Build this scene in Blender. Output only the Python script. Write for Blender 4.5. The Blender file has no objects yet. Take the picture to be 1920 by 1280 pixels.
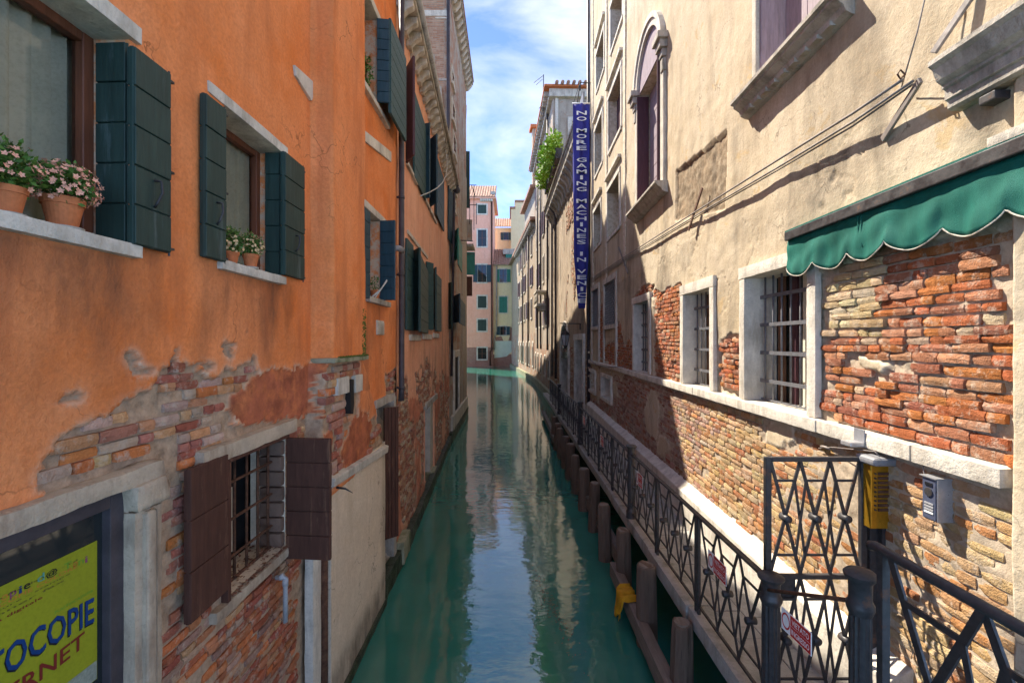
import bpy, bmesh, math, random
import numpy as np
from mathutils import Vector, Matrix

random.seed(7)
R = random.random
def RU(a, b): return a + (b - a) * random.random()

sc = bpy.context.scene
col = sc.collection
F = 853.333          # focal length in photo pixels (16 mm on 36 mm, 1920 px wide)
EYE = 3.8            # eye height above the canal water

# ------------------------------------------------------------------ camera
cam = bpy.data.cameras.new('camera'); cam.lens = 16.0; cam.sensor_width = 36.0
cam.clip_start = 0.05; cam.clip_end = 2000
camo = bpy.data.objects.new('camera', cam); col.objects.link(camo)
camo.location = (0, 0, EYE); camo.rotation_euler = (math.radians(90), 0, 0)
sc.camera = camo

# ------------------------------------------------------------------ light
SUN_K, SUN_M = 1.15, 2.05           # light travels (+1, -K, -M)
sun_dir = Vector((-1, SUN_K, SUN_M)).normalized()
elev = math.asin(sun_dir.z); azim = math.atan2(sun_dir.x, sun_dir.y)
world = bpy.data.worlds.new('World'); sc.world = world; world.use_nodes = True
wn = world.node_tree; wn.nodes.clear()
sky = wn.nodes.new('ShaderNodeTexSky'); sky.sky_type = 'NISHITA'; sky.sun_disc = False
sky.sun_elevation = elev; sky.sun_rotation = azim; sky.altitude = 2000; sky.air_density = 0.24; sky.dust_density = 0.0; sky.ozone_density = 2.0
tc = wn.nodes.new('ShaderNodeTexCoord'); mp = wn.nodes.new('ShaderNodeMapping')
mp.inputs['Scale'].default_value = (1.0, 1.0, 2.6); mp.inputs['Location'].default_value = (2.2, 6.5, 3.3)
n1 = wn.nodes.new('ShaderNodeTexNoise'); n1.inputs['Scale'].default_value = 2.3; n1.inputs['Detail'].default_value = 9; n1.inputs['Roughness'].default_value = 0.55
n1.inputs['Distortion'].default_value = 0.35
rp = wn.nodes.new('ShaderNodeValToRGB'); rp.color_ramp.elements[0].position = 0.43; rp.color_ramp.elements[1].position = 0.70
rp.color_ramp.elements[1].color = (0.75, 0.75, 0.75, 1)
mx = wn.nodes.new('ShaderNodeMix'); mx.data_type = 'RGBA'; mx.inputs['B'].default_value = (1.66, 1.66, 1.68, 1)
bg = wn.nodes.new('ShaderNodeBackground'); bg.inputs['Strength'].default_value = 0.15
wo = wn.nodes.new('ShaderNodeOutputWorld')
L_ = wn.links.new
L_(tc.outputs['Generated'], mp.inputs['Vector']); L_(mp.outputs['Vector'], n1.inputs['Vector']); L_(n1.outputs['Fac'], rp.inputs['Fac'])
L_(rp.outputs['Color'], mx.inputs['Factor']); L_(sky.outputs['Color'], mx.inputs['A']); L_(mx.outputs['Result'], bg.inputs['Color']); L_(bg.outputs['Background'], wo.inputs['Surface'])
sl = bpy.data.lights.new('sun', 'SUN'); sl.energy = 2.0; sl.angle = math.radians(0.55); sl.color = (1.0, 0.92, 0.79)
so = bpy.data.objects.new('sun', sl); col.objects.link(so)
so.rotation_euler = sun_dir.to_track_quat('Z', 'Y').to_euler(); so.location = (-20, 25, 40)
sc.view_settings.view_transform = 'Standard'; sc.view_settings.look = 'None'
sc.view_settings.exposure = 2.7; sc.view_settings.gamma = 1.0
sc.cycles.max_bounces = 7; sc.cycles.diffuse_bounces = 5; sc.cycles.glossy_bounces = 3
sc.cycles.use_adaptive_sampling = True; sc.cycles.adaptive_threshold = 0.02

# ------------------------------------------------------------------ numpy noise
def vnoise(x, y, seed=0):
    x = np.asarray(x, float); y = np.asarray(y, float)
    xi = np.floor(x).astype(np.int64); yi = np.floor(y).astype(np.int64)
    fx = x - xi; fy = y - yi; fx = fx * fx * (3 - 2 * fx); fy = fy * fy * (3 - 2 * fy)
    def h(a, b):
        n = (a * 374761393 + b * 668265263 + seed * 974634777) & 0x7fffffff
        n = ((n ^ (n >> 13)) * 1274126177) & 0x7fffffff
        return ((n ^ (n >> 16)) & 0xffff) / 65535.0
    a = h(xi, yi); b = h(xi + 1, yi); c = h(xi, yi + 1); d = h(xi + 1, yi + 1)
    return (a * (1 - fx) + b * fx) * (1 - fy) + (c * (1 - fx) + d * fx) * fy
def fbm(x, y, o=4, seed=0):
    s = 0; a = 0.5; t = 0
    for i in range(o):
        s = s + a * vnoise(x * 2 ** i, y * 2 ** i, seed + i * 17); t += a; a *= 0.5
    return s / t
def inpoly(U, V, poly):
    r = np.zeros(np.shape(U), bool); n = len(poly)
    for i in range(n):
        (x0, y0), (x1, y1) = poly[i], poly[(i + 1) % n]
        if y0 == y1: continue
        c = ((y0 > V) != (y1 > V)) & (U < (x1 - x0) * (V - y0) / (y1 - y0) + x0)
        r ^= c
    return r

# ------------------------------------------------------------------ wall frames
class Fr:
    def __init__(s, ox, oy, dx, dy, side):
        l = math.hypot(dx, dy); s.ox, s.oy = ox, oy; s.dx, s.dy = dx / l, dy / l
        s.side = side; s.nx, s.ny = s.dy * side, -s.dx * side
    def p(s, u, v, d=0.0):
        return (s.ox + u * s.dx + d * s.nx, s.oy + u * s.dy + d * s.ny, v)
    def px(s, x, y, d=0.0):           # photo pixel -> (u, v) on the plane at offset d
        rx = (x - 960) / F; rz = -(y - 640) / F
        t = (s.ox * s.nx + s.oy * s.ny + d) / (rx * s.nx + s.ny)
        return ((t * rx - s.ox) * s.dx + (t - s.oy) * s.dy, EYE + t * rz)
    def u(s, x, d=0.0): return s.px(x, 640, d)[0]
    def v(s, x, y, d=0.0): return s.px(x, y, d)[1]
    def sub(s, u0, d0, u1, d1, side=None):     # frame through two points of this frame
        a = s.p(u0, 0, d0); b = s.p(u1, 0, d1)
        return Fr(a[0], a[1], b[0] - a[0], b[1] - a[1], side or s.side)
    def mat(s):                                # local x along u (right-handed), y outward, z up
        g = -1 if s.side > 0 else 1
        return Matrix(((g * s.dx, s.nx, 0), (g * s.dy, s.ny, 0), (0, 0, 1)))
def poly_px(fr, pts, d=0.0): return [fr.px(x, y, d) for x, y in pts]
def to_px(p): return (960 + F * p[0] / p[1], 640 - F * (p[2] - EYE) / p[1])

# ------------------------------------------------------------------ object helpers
LOC = {}
def wloc(o):
    v = Vector((0, 0, 0))
    while o is not None:
        v += LOC.get(o.name, Vector((0, 0, 0))); o = o.parent
    return v
def tag(o, label=None, cat=None, group=None, kind=None):
    if label: o['label'] = label
    if cat: o['category'] = cat
    if group: o['group'] = group
    if kind: o['kind'] = kind
    return o
def empty(name, loc, label=None, cat=None, group=None, kind=None):
    o = bpy.data.objects.new(name, None); col.objects.link(o); o.location = loc; o.empty_display_size = 0.2
    LOC[o.name] = Vector(loc)
    return tag(o, label, cat, group, kind)
def link_mesh(name, me, parent=None, loc=(0, 0, 0)):
    o = bpy.data.objects.new(name, me); col.objects.link(o); o.location = loc; o.parent = parent
    LOC[o.name] = Vector(loc)
    return o
def sfbm(x, y, o, seed):
    t = 0.0; a = 0.5; w = 0.0
    for i in range(o):
        f = 2 ** i; X = x * f; Y = y * f; xi = math.floor(X); yi = math.floor(Y); fx = X - xi; fy = Y - yi
        fx = fx * fx * (3 - 2 * fx); fy = fy * fy * (3 - 2 * fy)
        def h(p, q):
            n = (p * 374761393 + q * 668265263 + (seed + i * 17) * 974634777) & 0x7fffffff
            n = ((n ^ (n >> 13)) * 1274126177) & 0x7fffffff
            return ((n ^ (n >> 16)) & 0xffff) / 65535.0
        t += a * ((h(xi, yi) * (1 - fx) + h(xi + 1, yi) * fx) * (1 - fy) + (h(xi, yi + 1) * (1 - fx) + h(xi + 1, yi + 1) * fx) * fy); w += a; a *= 0.5
    return t / w
class MB:
    def __init__(s): s.v = []; s.f = []; s.m = []; s.cur = 0
    def add(s, vs, fs):
        b = len(s.v); s.v += [tuple(p) for p in vs]
        for f in fs: s.f.append([b + i for i in f]); s.m.append(s.cur)
        return s
    def hexa(s, p):          # 8 points: bottom 4 then top 4
        return s.add(p, [(0, 3, 2, 1), (4, 5, 6, 7), (0, 1, 5, 4), (1, 2, 6, 5), (2, 3, 7, 6), (3, 0, 4, 7)])
    def box(s, x0, x1, y0, y1, z0, z1):
        return s.hexa([(x0, y0, z0), (x1, y0, z0), (x1, y1, z0), (x0, y1, z0), (x0, y0, z1), (x1, y0, z1), (x1, y1, z1), (x0, y1, z1)])
    def wbox(s, fr, u0, u1, v0, v1, d0, d1):
        P = fr.p
        return s.hexa([P(u0, v0, d0), P(u1, v0, d0), P(u1, v0, d1), P(u0, v0, d1), P(u0, v1, d0), P(u1, v1, d0), P(u1, v1, d1), P(u0, v1, d1)])
    def rbox(s, fr, u0, u1, v0, v1, d0, d1, res=0.06, amp=0.006, seed=1, chip=1.0):
        res = res * 0.55
        n = [max(2, min(60, int(round(abs(b - a) / res)))) for a, b in ((u0, u1), (v0, v1), (d0, d1))]
        idx = {}; vs = []; sd = seed * 7
        def nz(a, b, k): return sfbm(a * 6.0 + k * 3.3, b * 6.0 + 1.7 * k, 3, sd + k) - 0.5
        def vid(i, j, k):
            if (i, j, k) not in idx:
                eu = -1 if i == 0 else 1 if i == n[0] else 0; ev = -1 if j == 0 else 1 if j == n[1] else 0; ed = -1 if k == 0 else 1 if k == n[2] else 0
                u = u0 + (u1 - u0) * i / n[0]; v = v0 + (v1 - v0) * j / n[1]; d = d0 + (d1 - d0) * k / n[2]
                e = abs(eu) + abs(ev) + abs(ed); pull = (0.004 + 0.5 * amp * chip * max(0.0, nz(u * 3, v * 3 + d * 3, 5)) * 2) * (e >= 2)
                q = [nz(u, v + d, 1), nz(u + v, d, 2), nz(u, v - d, 3)]
                u += (amp * 1.6 * q[0] if eu else 0) - pull * eu
                v += (amp * 1.6 * q[1] if ev else 0) - pull * ev
                d += (amp * 1.6 * q[2] if ed else 0) - pull * ed
                idx[(i, j, k)] = len(vs); vs.append(fr.p(u, v, d))
            return idx[(i, j, k)]
        fs = []
        for a, b, c in ((0, 1, 2), (1, 2, 0), (0, 2, 1)):
            for w in (0, n[c]):
                for i in range(n[a]):
                    for j in range(n[b]):
                        q = []
                        for ii, jj in ((i, j), (i + 1, j), (i + 1, j + 1), (i, j + 1)):
                            t = [0, 0, 0]; t[a] = ii; t[b] = jj; t[c] = w; q.append(vid(*t))
                        fs.append(q)
        s.auto = True
        return s.add(vs, fs)
    def tube(s, pts, r, n=8, cap=True):
        rings = []; pts = [Vector(p) for p in pts]; b = len(s.v)
        rr = r if isinstance(r, (list, tuple)) else [r] * len(pts)
        for i, p in enumerate(pts):
            t = (pts[min(i + 1, len(pts) - 1)] - pts[max(i - 1, 0)]).normalized()
            a = t.orthogonal().normalized() if i == 0 else (a - t * a.dot(t)).normalized()
            c = t.cross(a)
            rings.append([p + (a * math.cos(2 * math.pi * k / n) + c * math.sin(2 * math.pi * k / n)) * rr[i] for k in range(n)])
        vs = [q for ring in rings for q in ring]; fs = []
        for i in range(len(pts) - 1):
            for k in range(n):
                fs.append((i * n + k, i * n + (k + 1) % n, (i + 1) * n + (k + 1) % n, (i + 1) * n + k))
        if cap: fs.append(tuple(range(n))[::-1]); fs.append(tuple(range((len(pts) - 1) * n, len(pts) * n)))
        return s.add(vs, fs)
    def bar(s, p, q, w, t, nrm=(1, 0, 0)):      # rectangular bar from p to q, width w across, thickness t along nrm
        p = Vector(p); q = Vector(q); d = (q - p).normalized(); n = Vector(nrm); n = (n - d * n.dot(d)).normalized(); a = d.cross(n)
        A = a * w / 2; N = n * t / 2
        return s.hexa([p - A - N, p + A - N, p + A + N, p - A + N, q - A - N, q + A - N, q + A + N, q - A + N])
    def lathe(s, prof, c=(0, 0, 0), n=16, flute=0.0, nf=0):
        vs = []; fs = []
        for r, z in prof:
            for k in range(n):
                a = 2 * math.pi * k / n
                q = r * (1 - flute * (k % 2)) if flute else r
                vs.append((c[0] + q * math.cos(a), c[1] + q * math.sin(a), c[2] + z))
        for i in range(len(prof) - 1):
            for k in range(n):
                fs.append((i * n + k, i * n + (k + 1) % n, (i + 1) * n + (k + 1) % n, (i + 1) * n + k))
        fs.append(tuple(range(n))[::-1]); fs.append(tuple(range((len(prof) - 1) * n, len(prof) * n)))
        return s.add(vs, fs)
    def prism(s, fr, poly, d0, d1):             # polygon in (u, v) extruded from d0 to d1
        n = len(poly); vs = [fr.p(u, v, d0) for u, v in poly] + [fr.p(u, v, d1) for u, v in poly]
        return s.add(vs, [tuple(range(n)), tuple(range(2 * n - 1, n - 1, -1))] + [(i, (i + 1) % n, n + (i + 1) % n, n + i) for i in range(n)])
    def build(s, name, mat, parent=None, bev=0.0, smooth=False, seg=2, loc=None, fix=True):
        base = wloc(parent) if parent else Vector((0, 0, 0))
        if loc is not None: own = Vector(loc); base = base + own
        else: own = Vector((0, 0, 0))
        me = bpy.data.meshes.new(name)
        bm = bmesh.new()
        vv = [bm.verts.new((p[0] - base.x, p[1] - base.y, p[2] - base.z)) for p in s.v]
        for f, m in zip(s.f, s.m):
            try:
                q = bm.faces.new([vv[i] for i in f]); q.material_index = m; q.smooth = smooth
            except ValueError: pass
        if fix: bmesh.ops.recalc_face_normals(bm, faces=bm.faces)
        if bev > 0:
            bmesh.ops.bevel(bm, geom=[e for e in bm.edges if len(e.link_faces) == 2 and e.calc_face_angle(0) > 0.5], offset=bev, segments=seg, affect='EDGES', profile=0.6)
        bm.to_mesh(me); bm.free()
        if getattr(s, 'auto', False):
            me.polygons.foreach_set('use_smooth', [True] * len(me.polygons)); me.set_sharp_from_angle(angle=0.75)
        for m in (mat if isinstance(mat, (list, tuple)) else [mat]): me.materials.append(m)
        return link_mesh(name, me, parent, own)
def copy_tree(o, parent=None, loc=None):
    c = o.copy(); col.objects.link(c); c.parent = parent
    if loc is not None: c.location = loc
    for ch in list(o.children): copy_tree(ch, c)
    return c
def fast_mesh(name, pts, quads, mat, parent, colors=None, smooth=True):
    base = wloc(parent) if parent else Vector((0, 0, 0))
    pts = np.asarray(pts, np.float32) - np.array(base, np.float32)
    me = bpy.data.meshes.new(name); nf = len(quads)
    me.vertices.add(len(pts)); me.vertices.foreach_set('co', pts.ravel())
    me.loops.add(nf * 4); me.loops.foreach_set('vertex_index', np.asarray(quads, np.int32).ravel())
    me.polygons.add(nf); me.polygons.foreach_set('loop_start', np.arange(0, nf * 4, 4, dtype=np.int32))
    me.polygons.foreach_set('use_smooth', np.full(nf, smooth))
    me.update(calc_edges=True)
    if colors is not None:
        ca = me.color_attributes.new('mask', 'FLOAT_COLOR', 'POINT'); ca.data.foreach_set('color', np.asarray(colors, np.float32).ravel())
    me.materials.append(mat)
    return link_mesh(name, me, parent)
def lines(a, b, step, fixed):
    g = np.linspace(a, b, max(2, int(round((b - a) / step)) + 1))
    fx = np.array([f for f in fixed if a < f < b])
    if len(fx):
        g = g[np.min(np.abs(g[:, None] - fx[None, :]), axis=1) > step * 0.35]
        g = np.concatenate([g, fx])
    return np.unique(np.concatenate([g, [a, b]]))
def field(name, fr, us, vs, dep, att, holes, parent, mat):
    U, V = np.meshgrid(us, vs, indexing='ij')
    D = dep(U, V); C = att(U, V)
    P = np.stack([fr.ox + U * fr.dx + D * fr.nx, fr.oy + U * fr.dy + D * fr.ny, V], -1).reshape(-1, 3)
    nu, nv = len(us), len(vs)
    uc = (us[:-1] + us[1:]) / 2; vc = (vs[:-1] + vs[1:]) / 2
    UC, VC = np.meshgrid(uc, vc, indexing='ij'); keep = np.ones(UC.shape, bool)
    for (a, b, c, d) in holes: keep &= ~((UC > a) & (UC < b) & (VC > c) & (VC < d))
    I, J = np.nonzero(keep)
    a = I * nv + J; b = (I + 1) * nv + J
    q = np.stack([a, b, b + 1, a + 1], 1) if fr.side < 0 else np.stack([a, a + 1, b + 1, b], 1)
    return fast_mesh(name, P, q, mat, parent, C.reshape(-1, 4))
def reveal(fr, holes, depth, parent, mat, name='window_reveal'):
    for (a, b, c, d) in holes:
        m = MB(); P = fr.p; e = depth
        m.add([P(a, c, 0), P(a, d, 0), P(a, d, -e), P(a, c, -e)], [(0, 1, 2, 3)])
        m.add([P(b, c, 0), P(b, d, 0), P(b, d, -e), P(b, c, -e)], [(0, 1, 2, 3)])
        m.add([P(a, d, 0), P(b, d, 0), P(b, d, -e), P(a, d, -e)], [(0, 1, 2, 3)])
        m.add([P(a, c, 0), P(b, c, 0), P(b, c, -e), P(a, c, -e)], [(0, 1, 2, 3)])
        m.build(name, mat, parent)
# ------------------------------------------------------------------ materials
class NT:
    def __init__(s, name, rough=0.85, spec=0.3):
        s.m = bpy.data.materials.new(name); s.m.use_nodes = True; s.t = s.m.node_tree
        s.b = s.t.nodes['Principled BSDF']; s.b.inputs['Roughness'].default_value = rough
        s.b.inputs['Specular IOR Level'].default_value = spec
        g = s.t.nodes.new('ShaderNodeNewGeometry'); s.pos = g.outputs['Position']
    def L(s, a, b): s.t.links.new(a, b)
    def noise(s, scale, detail=4, rough=0.55, vec=None, sc=None, dist=0.0, loc=None):
        n = s.t.nodes.new('ShaderNodeTexNoise'); n.inputs['Scale'].default_value = scale; n.inputs['Detail'].default_value = detail
        n.inputs['Roughness'].default_value = rough; n.inputs['Distortion'].default_value = dist
        v = vec or s.pos
        if sc or loc:
            mp = s.t.nodes.new('ShaderNodeMapping'); s.L(v, mp.inputs['Vector']); v = mp.outputs['Vector']
            if sc: mp.inputs['Scale'].default_value = sc
            if loc: mp.inputs['Location'].default_value = loc
        s.L(v, n.inputs['Vector']); return n.outputs['Fac']
    def ramp(s, fac, *stops):
        r = s.t.nodes.new('ShaderNodeValToRGB'); e = r.color_ramp.elements
        while len(e) < len(stops): e.new(0.5)
        for k, (p, c) in enumerate(stops):
            e[k].position = p; e[k].color = (c, c, c, 1) if isinstance(c, (int, float)) else (*c, 1)
        s.L(fac, r.inputs['Fac']); return r.outputs['Color']
    def mix(s, fac, a, b, mode='MIX'):
        n = s.t.nodes.new('ShaderNodeMix'); n.data_type = 'RGBA'; n.blend_type = mode
        for key, x in (('Factor', fac), ('A', a), ('B', b)):
            if isinstance(x, (int, float)): n.inputs[key].default_value = x if key == 'Factor' else (x, x, x, 1)
            elif isinstance(x, tuple): n.inputs[key].default_value = (*x, 1)
            else: s.L(x, n.inputs[key])
        return n.outputs['Result']
    def math(s, op, a, b=0.0):
        n = s.t.nodes.new('ShaderNodeMath'); n.operation = op
        for k, x in enumerate((a, b)):
            if isinstance(x, (int, float)): n.inputs[k].default_value = x
            else: s.L(x, n.inputs[k])
        return n.outputs[0]
    def attr(s, name):
        n = s.t.nodes.new('ShaderNodeAttribute'); n.attribute_name = name
        sp = s.t.nodes.new('ShaderNodeSeparateColor'); s.L(n.outputs['Color'], sp.inputs['Color']); s.alpha = n.outputs['Alpha']
        return sp.outputs[0], sp.outputs[1], sp.outputs[2], n.outputs['Color']
    def objcolor(s):
        n = s.t.nodes.new('ShaderNodeObjectInfo'); return n.outputs['Color'], n.outputs['Random']
    def color(s, c): s.L(c, s.b.inputs['Base Color']) if not isinstance(c, tuple) else setattr(s.b.inputs['Base Color'], 'default_value', (*c, 1))
    def rough(s, c): s.L(c, s.b.inputs['Roughness'])
    def bump(s, h, dist=0.01, strength=1.0):
        n = s.t.nodes.new('ShaderNodeBump'); n.inputs['Distance'].default_value = dist; n.inputs['Strength'].default_value = strength
        s.L(h, n.inputs['Height']); s.L(n.outputs['Normal'], s.b.inputs['Normal'])
        return s
def sc3(c, k): return tuple(min(0.95, x * k) for x in c)

def plaster(name, c1, c2, dark, mortar, alt=None, stain=(0.05, 0.045, 0.035), bump=0.008, streak=0.45, patch=None, lime=None):
    n = NT(name, 0.92, 0.2)
    a = n.noise(0.9, 4, 0.6); b = n.noise(4.5, 5, 0.65, loc=(3, 7, 1)); f = n.noise(38, 3, 0.7); st = n.noise(3.2, 4, 0.6, sc=(1.0, 1.0, 0.16)); g = n.noise(120, 1, 0.6)
    c = n.mix(n.ramp(a, (0.32, 0), (0.66, 1)), c1, c2)
    c = n.mix(n.math('MULTIPLY', n.ramp(b, (0.45, 0), (0.72, 1)), 0.45), c, sc3(c2, 1.22))
    c = n.mix(n.math('MULTIPLY', n.ramp(st, (0.5, 0), (0.72, 1)), streak), c, dark)
    c = n.mix(n.math('MULTIPLY', n.ramp(f, (0.35, 1), (0.6, 0)), 0.34), c, dark)
    if patch: c = n.mix(n.math('MULTIPLY', n.ramp(n.noise(1.7, 6, 0.7, dist=0.6, loc=(9, 2, 4)), (0.6, 0), (0.64, 1)), 0.8), c, patch)
    vo = n.t.nodes.new('ShaderNodeTexVoronoi'); vo.feature = 'DISTANCE_TO_EDGE'; vo.inputs['Scale'].default_value = 1.1
    dv = n.t.nodes.new('ShaderNodeVectorMath'); dv.operation = 'ADD'; dn = n.t.nodes.new('ShaderNodeTexNoise'); dn.inputs['Scale'].default_value = 2.6; dn.inputs['Detail'].default_value = 5; n.L(n.pos, dn.inputs['Vector']); n.L(n.pos, dv.inputs[0]); n.L(dn.outputs['Color'], dv.inputs[1]); n.L(dv.outputs[0], vo.inputs['Vector'])
    crack = n.math('MULTIPLY', n.ramp(vo.outputs['Distance'], (0.0, 1), (0.011, 0)), n.ramp(a, (0.50, 0), (0.60, 0.75)))
    c = n.mix(crack, c, sc3(dark, 0.4))
    R_, G_, B_, _ = n.attr('mask')
    if alt: c = n.mix(n.math('MULTIPLY', B_, n.ramp(n.noise(8, 5, 0.75, loc=(1, 4, 2)), (0.33, 0.45), (0.55, 1))), c, n.mix(n.ramp(b, (0.35, 0), (0.62, 1)), sc3(alt, 1.15), sc3(alt, 0.62)))
    c = n.mix(n.math('MULTIPLY', G_, n.ramp(n.noise(5.5, 6, 0.7, sc=(1, 1, 0.35)), (0.3, 0.25), (0.65, 1))), c, stain)
    if lime: c = n.mix(n.math('MULTIPLY', n.alpha, n.ramp(n.noise(9, 5, 0.75, loc=(6, 1, 3)), (0.42, 0), (0.56, 0.85))), c, lime)
    mo = n.mix(n.ramp(n.noise(14, 5, 0.7), (0.35, 0), (0.68, 1)), mortar, sc3(mortar, 0.55))
    c = n.mix(R_, c, mo)
    n.color(c)
    h = n.math('ADD', n.math('MULTIPLY', f, 0.5), n.math('ADD', n.math('MULTIPLY', b, 1.2), n.math('MULTIPLY', g, 0.22)))
    n.bump(h, bump * 1.3, 1.0)
    return n.m
def simple(name, c, rough=0.8, var=0.35, scale=9, bump=0.003, spec=0.3, streak=None, metal=0.0, fine=60):
    n = NT(name, rough, spec); n.b.inputs['Metallic'].default_value = metal
    a = n.noise(scale, 5, 0.65, sc=streak); f = n.noise(fine, 3, 0.6)
    c_ = n.mix(n.ramp(a, (0.3, 0), (0.7, 1)), sc3(c, 1 + var), sc3(c, 1 - var))
    c_ = n.mix(n.math('MULTIPLY', n.ramp(f, (0.3, 1), (0.55, 0)), 0.25), c_, sc3(c, 0.45))
    n.color(c_); n.rough(n.ramp(a, (0.3, max(0.05, rough - 0.1)), (0.7, min(1, rough + 0.1))))
    n.bump(n.math('ADD', a, n.math('MULTIPLY', f, 0.4)), bump); return n.m
def stone(name, c, dirt=(0.12, 0.1, 0.08), amt=0.55):
    n = NT(name, 0.85, 0.25)
    a = n.noise(5, 6, 0.7); f = n.noise(45, 4, 0.7); s = n.noise(4, 5, 0.7, sc=(1, 1, 0.3), loc=(5, 5, 5))
    c_ = n.mix(n.ramp(a, (0.3, 0), (0.7, 1)), c, sc3(c, 0.68))
    c_ = n.mix(n.math('MULTIPLY', n.ramp(s, (0.48, 0), (0.68, 1)), amt), c_, dirt)
    c_ = n.mix(n.math('MULTIPLY', n.ramp(f, (0.3, 1), (0.45, 0)), 0.4), c_, sc3(c, 0.4))
    n.color(c_); n.bump(n.math('ADD', a, n.math('MULTIPLY', f, 0.5)), 0.012); return n.m
def brick_mat(name, joined):
    n = NT(name, 0.92, 0.15)
    c = n.attr('mask')[3] if joined else n.objcolor()[0]
    a = n.noise(16, 5, 0.7); f = n.noise(90, 3, 0.7)
    c = n.mix(n.ramp(a, (0.35, 0), (0.7, 0.6)), c, n.mix(0.75, c, (0.30, 0.23, 0.17), 'MULTIPLY'))
    c = n.mix(n.math('MULTIPLY', n.ramp(n.noise(11, 4, 0.75, loc=(2, 2, 2)), (0.52, 0), (0.66, 1)), 0.65), c, (0.50, 0.41, 0.32))
    n.color(c); n.bump(n.math('ADD', a, n.math('MULTIPLY', f, 0.6)), 0.016); return n.m
def wood(name, c, rough=0.7, worn=None, sc=(1, 1, 0.12), amt=0.5, spec=0.3, grain=0.004):
    n = NT(name, rough, spec)
    g = n.noise(28, 5, 0.65, sc=sc); a = n.noise(3, 4, 0.6)
    c_ = n.mix(n.ramp(g, (0.3, 0), (0.7, 1)), sc3(c, 0.72), sc3(c, 1.22))
    c_ = n.mix(n.math('MULTIPLY', n.ramp(a, (0.4, 0), (0.75, 1)), 0.4), c_, sc3(c, 0.55))
    if worn: c_ = n.mix(n.math('MULTIPLY', n.ramp(n.noise(11, 6, 0.75, sc=sc), (0.58, 0), (0.68, 1)), amt), c_, worn)
    n.color(c_); n.bump(g, grain); return n.m
def brickwall(name, c1, c2, mortar, scale=1.0, plast=None, rot=None, cover=0.55):
    n = NT(name, 0.92, 0.15)
    t = n.t.nodes.new('ShaderNodeTexBrick')
    mp = n.t.nodes.new('ShaderNodeMapping'); mp.inputs['Rotation'].default_value = rot or (math.radians(90), 0, 0)
    wv = n.t.nodes.new('ShaderNodeVectorMath'); wv.operation = 'ADD'
    nz = n.t.nodes.new('ShaderNodeTexNoise'); nz.inputs['Scale'].default_value = 5; n.L(n.pos, nz.inputs['Vector'])
    ms = n.t.nodes.new('ShaderNodeVectorMath'); ms.operation = 'SCALE'; ms.inputs['Scale'].default_value = 0.05; n.L(nz.outputs['Color'], ms.inputs[0])
    n.L(n.pos, wv.inputs[0]); n.L(ms.outputs[0], wv.inputs[1]); n.L(wv.outputs[0], mp.inputs['Vector']); n.L(mp.outputs['Vector'], t.inputs['Vector'])
    t.inputs['Scale'].default_value = scale; t.inputs['Brick Width'].default_value = 0.27; t.inputs['Row Height'].default_value = 0.072
    t.inputs['Mortar Size'].default_value = 0.008; t.inputs['Mortar Smooth'].default_value = 0.4; t.inputs['Bias'].default_value = -0.1
    t.inputs['Color1'].default_value = (*c1, 1); t.inputs['Color2'].default_value = (*c2, 1); t.inputs['Mortar'].default_value = (*mortar, 1)
    a = n.noise(1.4, 6, 0.7); b = n.noise(9, 5, 0.7)
    c = n.mix(n.ramp(b, (0.3, 0), (0.75, 0.7)), t.outputs['Color'], n.mix(0.6, t.outputs['Color'], (0.3, 0.24, 0.2), 'MULTIPLY'))
    if plast:
        k = n.ramp(a, (cover - 0.03, 0), (cover + 0.03, 1)); c = n.mix(k, c, n.mix(n.ramp(b, (0.3, 0), (0.7, 1)), plast, sc3(plast, 0.7)))
    st = n.noise(2.2, 5, 0.65, sc=(1, 1, 0.14)); c = n.mix(n.math('MULTIPLY', n.ramp(st, (0.5, 0), (0.7, 1)), 0.5), c, sc3(c1, 0.4))
    n.color(c); n.bump(n.math('SUBTRACT', n.math('MULTIPLY', b, 0.6), t.outputs['Fac']), 0.012); return n.m

M = {}
M['orange'] = plaster('orange_plaster', (0.74, 0.200, 0.044), (0.77, 0.285, 0.110), (0.43, 0.128, 0.048), (0.48, 0.335, 0.22), alt=(0.40, 0.12, 0.06), stain=(0.15, 0.065, 0.035), bump=0.008, streak=0.62, lime=(0.55, 0.42, 0.30))
M['salmon'] = plaster('salmon_plaster', (0.74, 0.33, 0.19), (0.80, 0.43, 0.27), (0.50, 0.23, 0.14), (0.42, 0.27, 0.18), alt=(0.50, 0.16, 0.09), stain=(0.2, 0.11, 0.07), bump=0.007, streak=0.45)
M['cream'] = plaster('cream_plaster', (0.46, 0.365, 0.235), (0.53, 0.445, 0.325), (0.30, 0.235, 0.16), (0.52, 0.42, 0.31), alt=(0.25, 0.18, 0.11), stain=(0.13, 0.105, 0.075), bump=0.006, streak=0.62, patch=(0.47, 0.34, 0.18), lime=(0.66, 0.58, 0.46))
M['panel'] = plaster('grey_panel_plaster', (0.62, 0.50, 0.36), (0.68, 0.56, 0.42), (0.42, 0.31, 0.21), (0.3, 0.25, 0.2), stain=(0.12, 0.1, 0.07), bump=0.003, streak=0.4)
M['greyplaster'] = plaster('weathered_plaster', (0.36, 0.30, 0.235), (0.43, 0.37, 0.30), (0.20, 0.155, 0.12), (0.4, 0.3, 0.22), bump=0.01, streak=0.7, patch=(0.40, 0.22, 0.13))
M['tan'] = plaster('tan_weathered_plaster', (0.38, 0.29, 0.20), (0.45, 0.355, 0.26), (0.20, 0.145, 0.10), (0.4, 0.3, 0.22), bump=0.01, streak=0.75, patch=(0.36, 0.2, 0.12))
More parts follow.
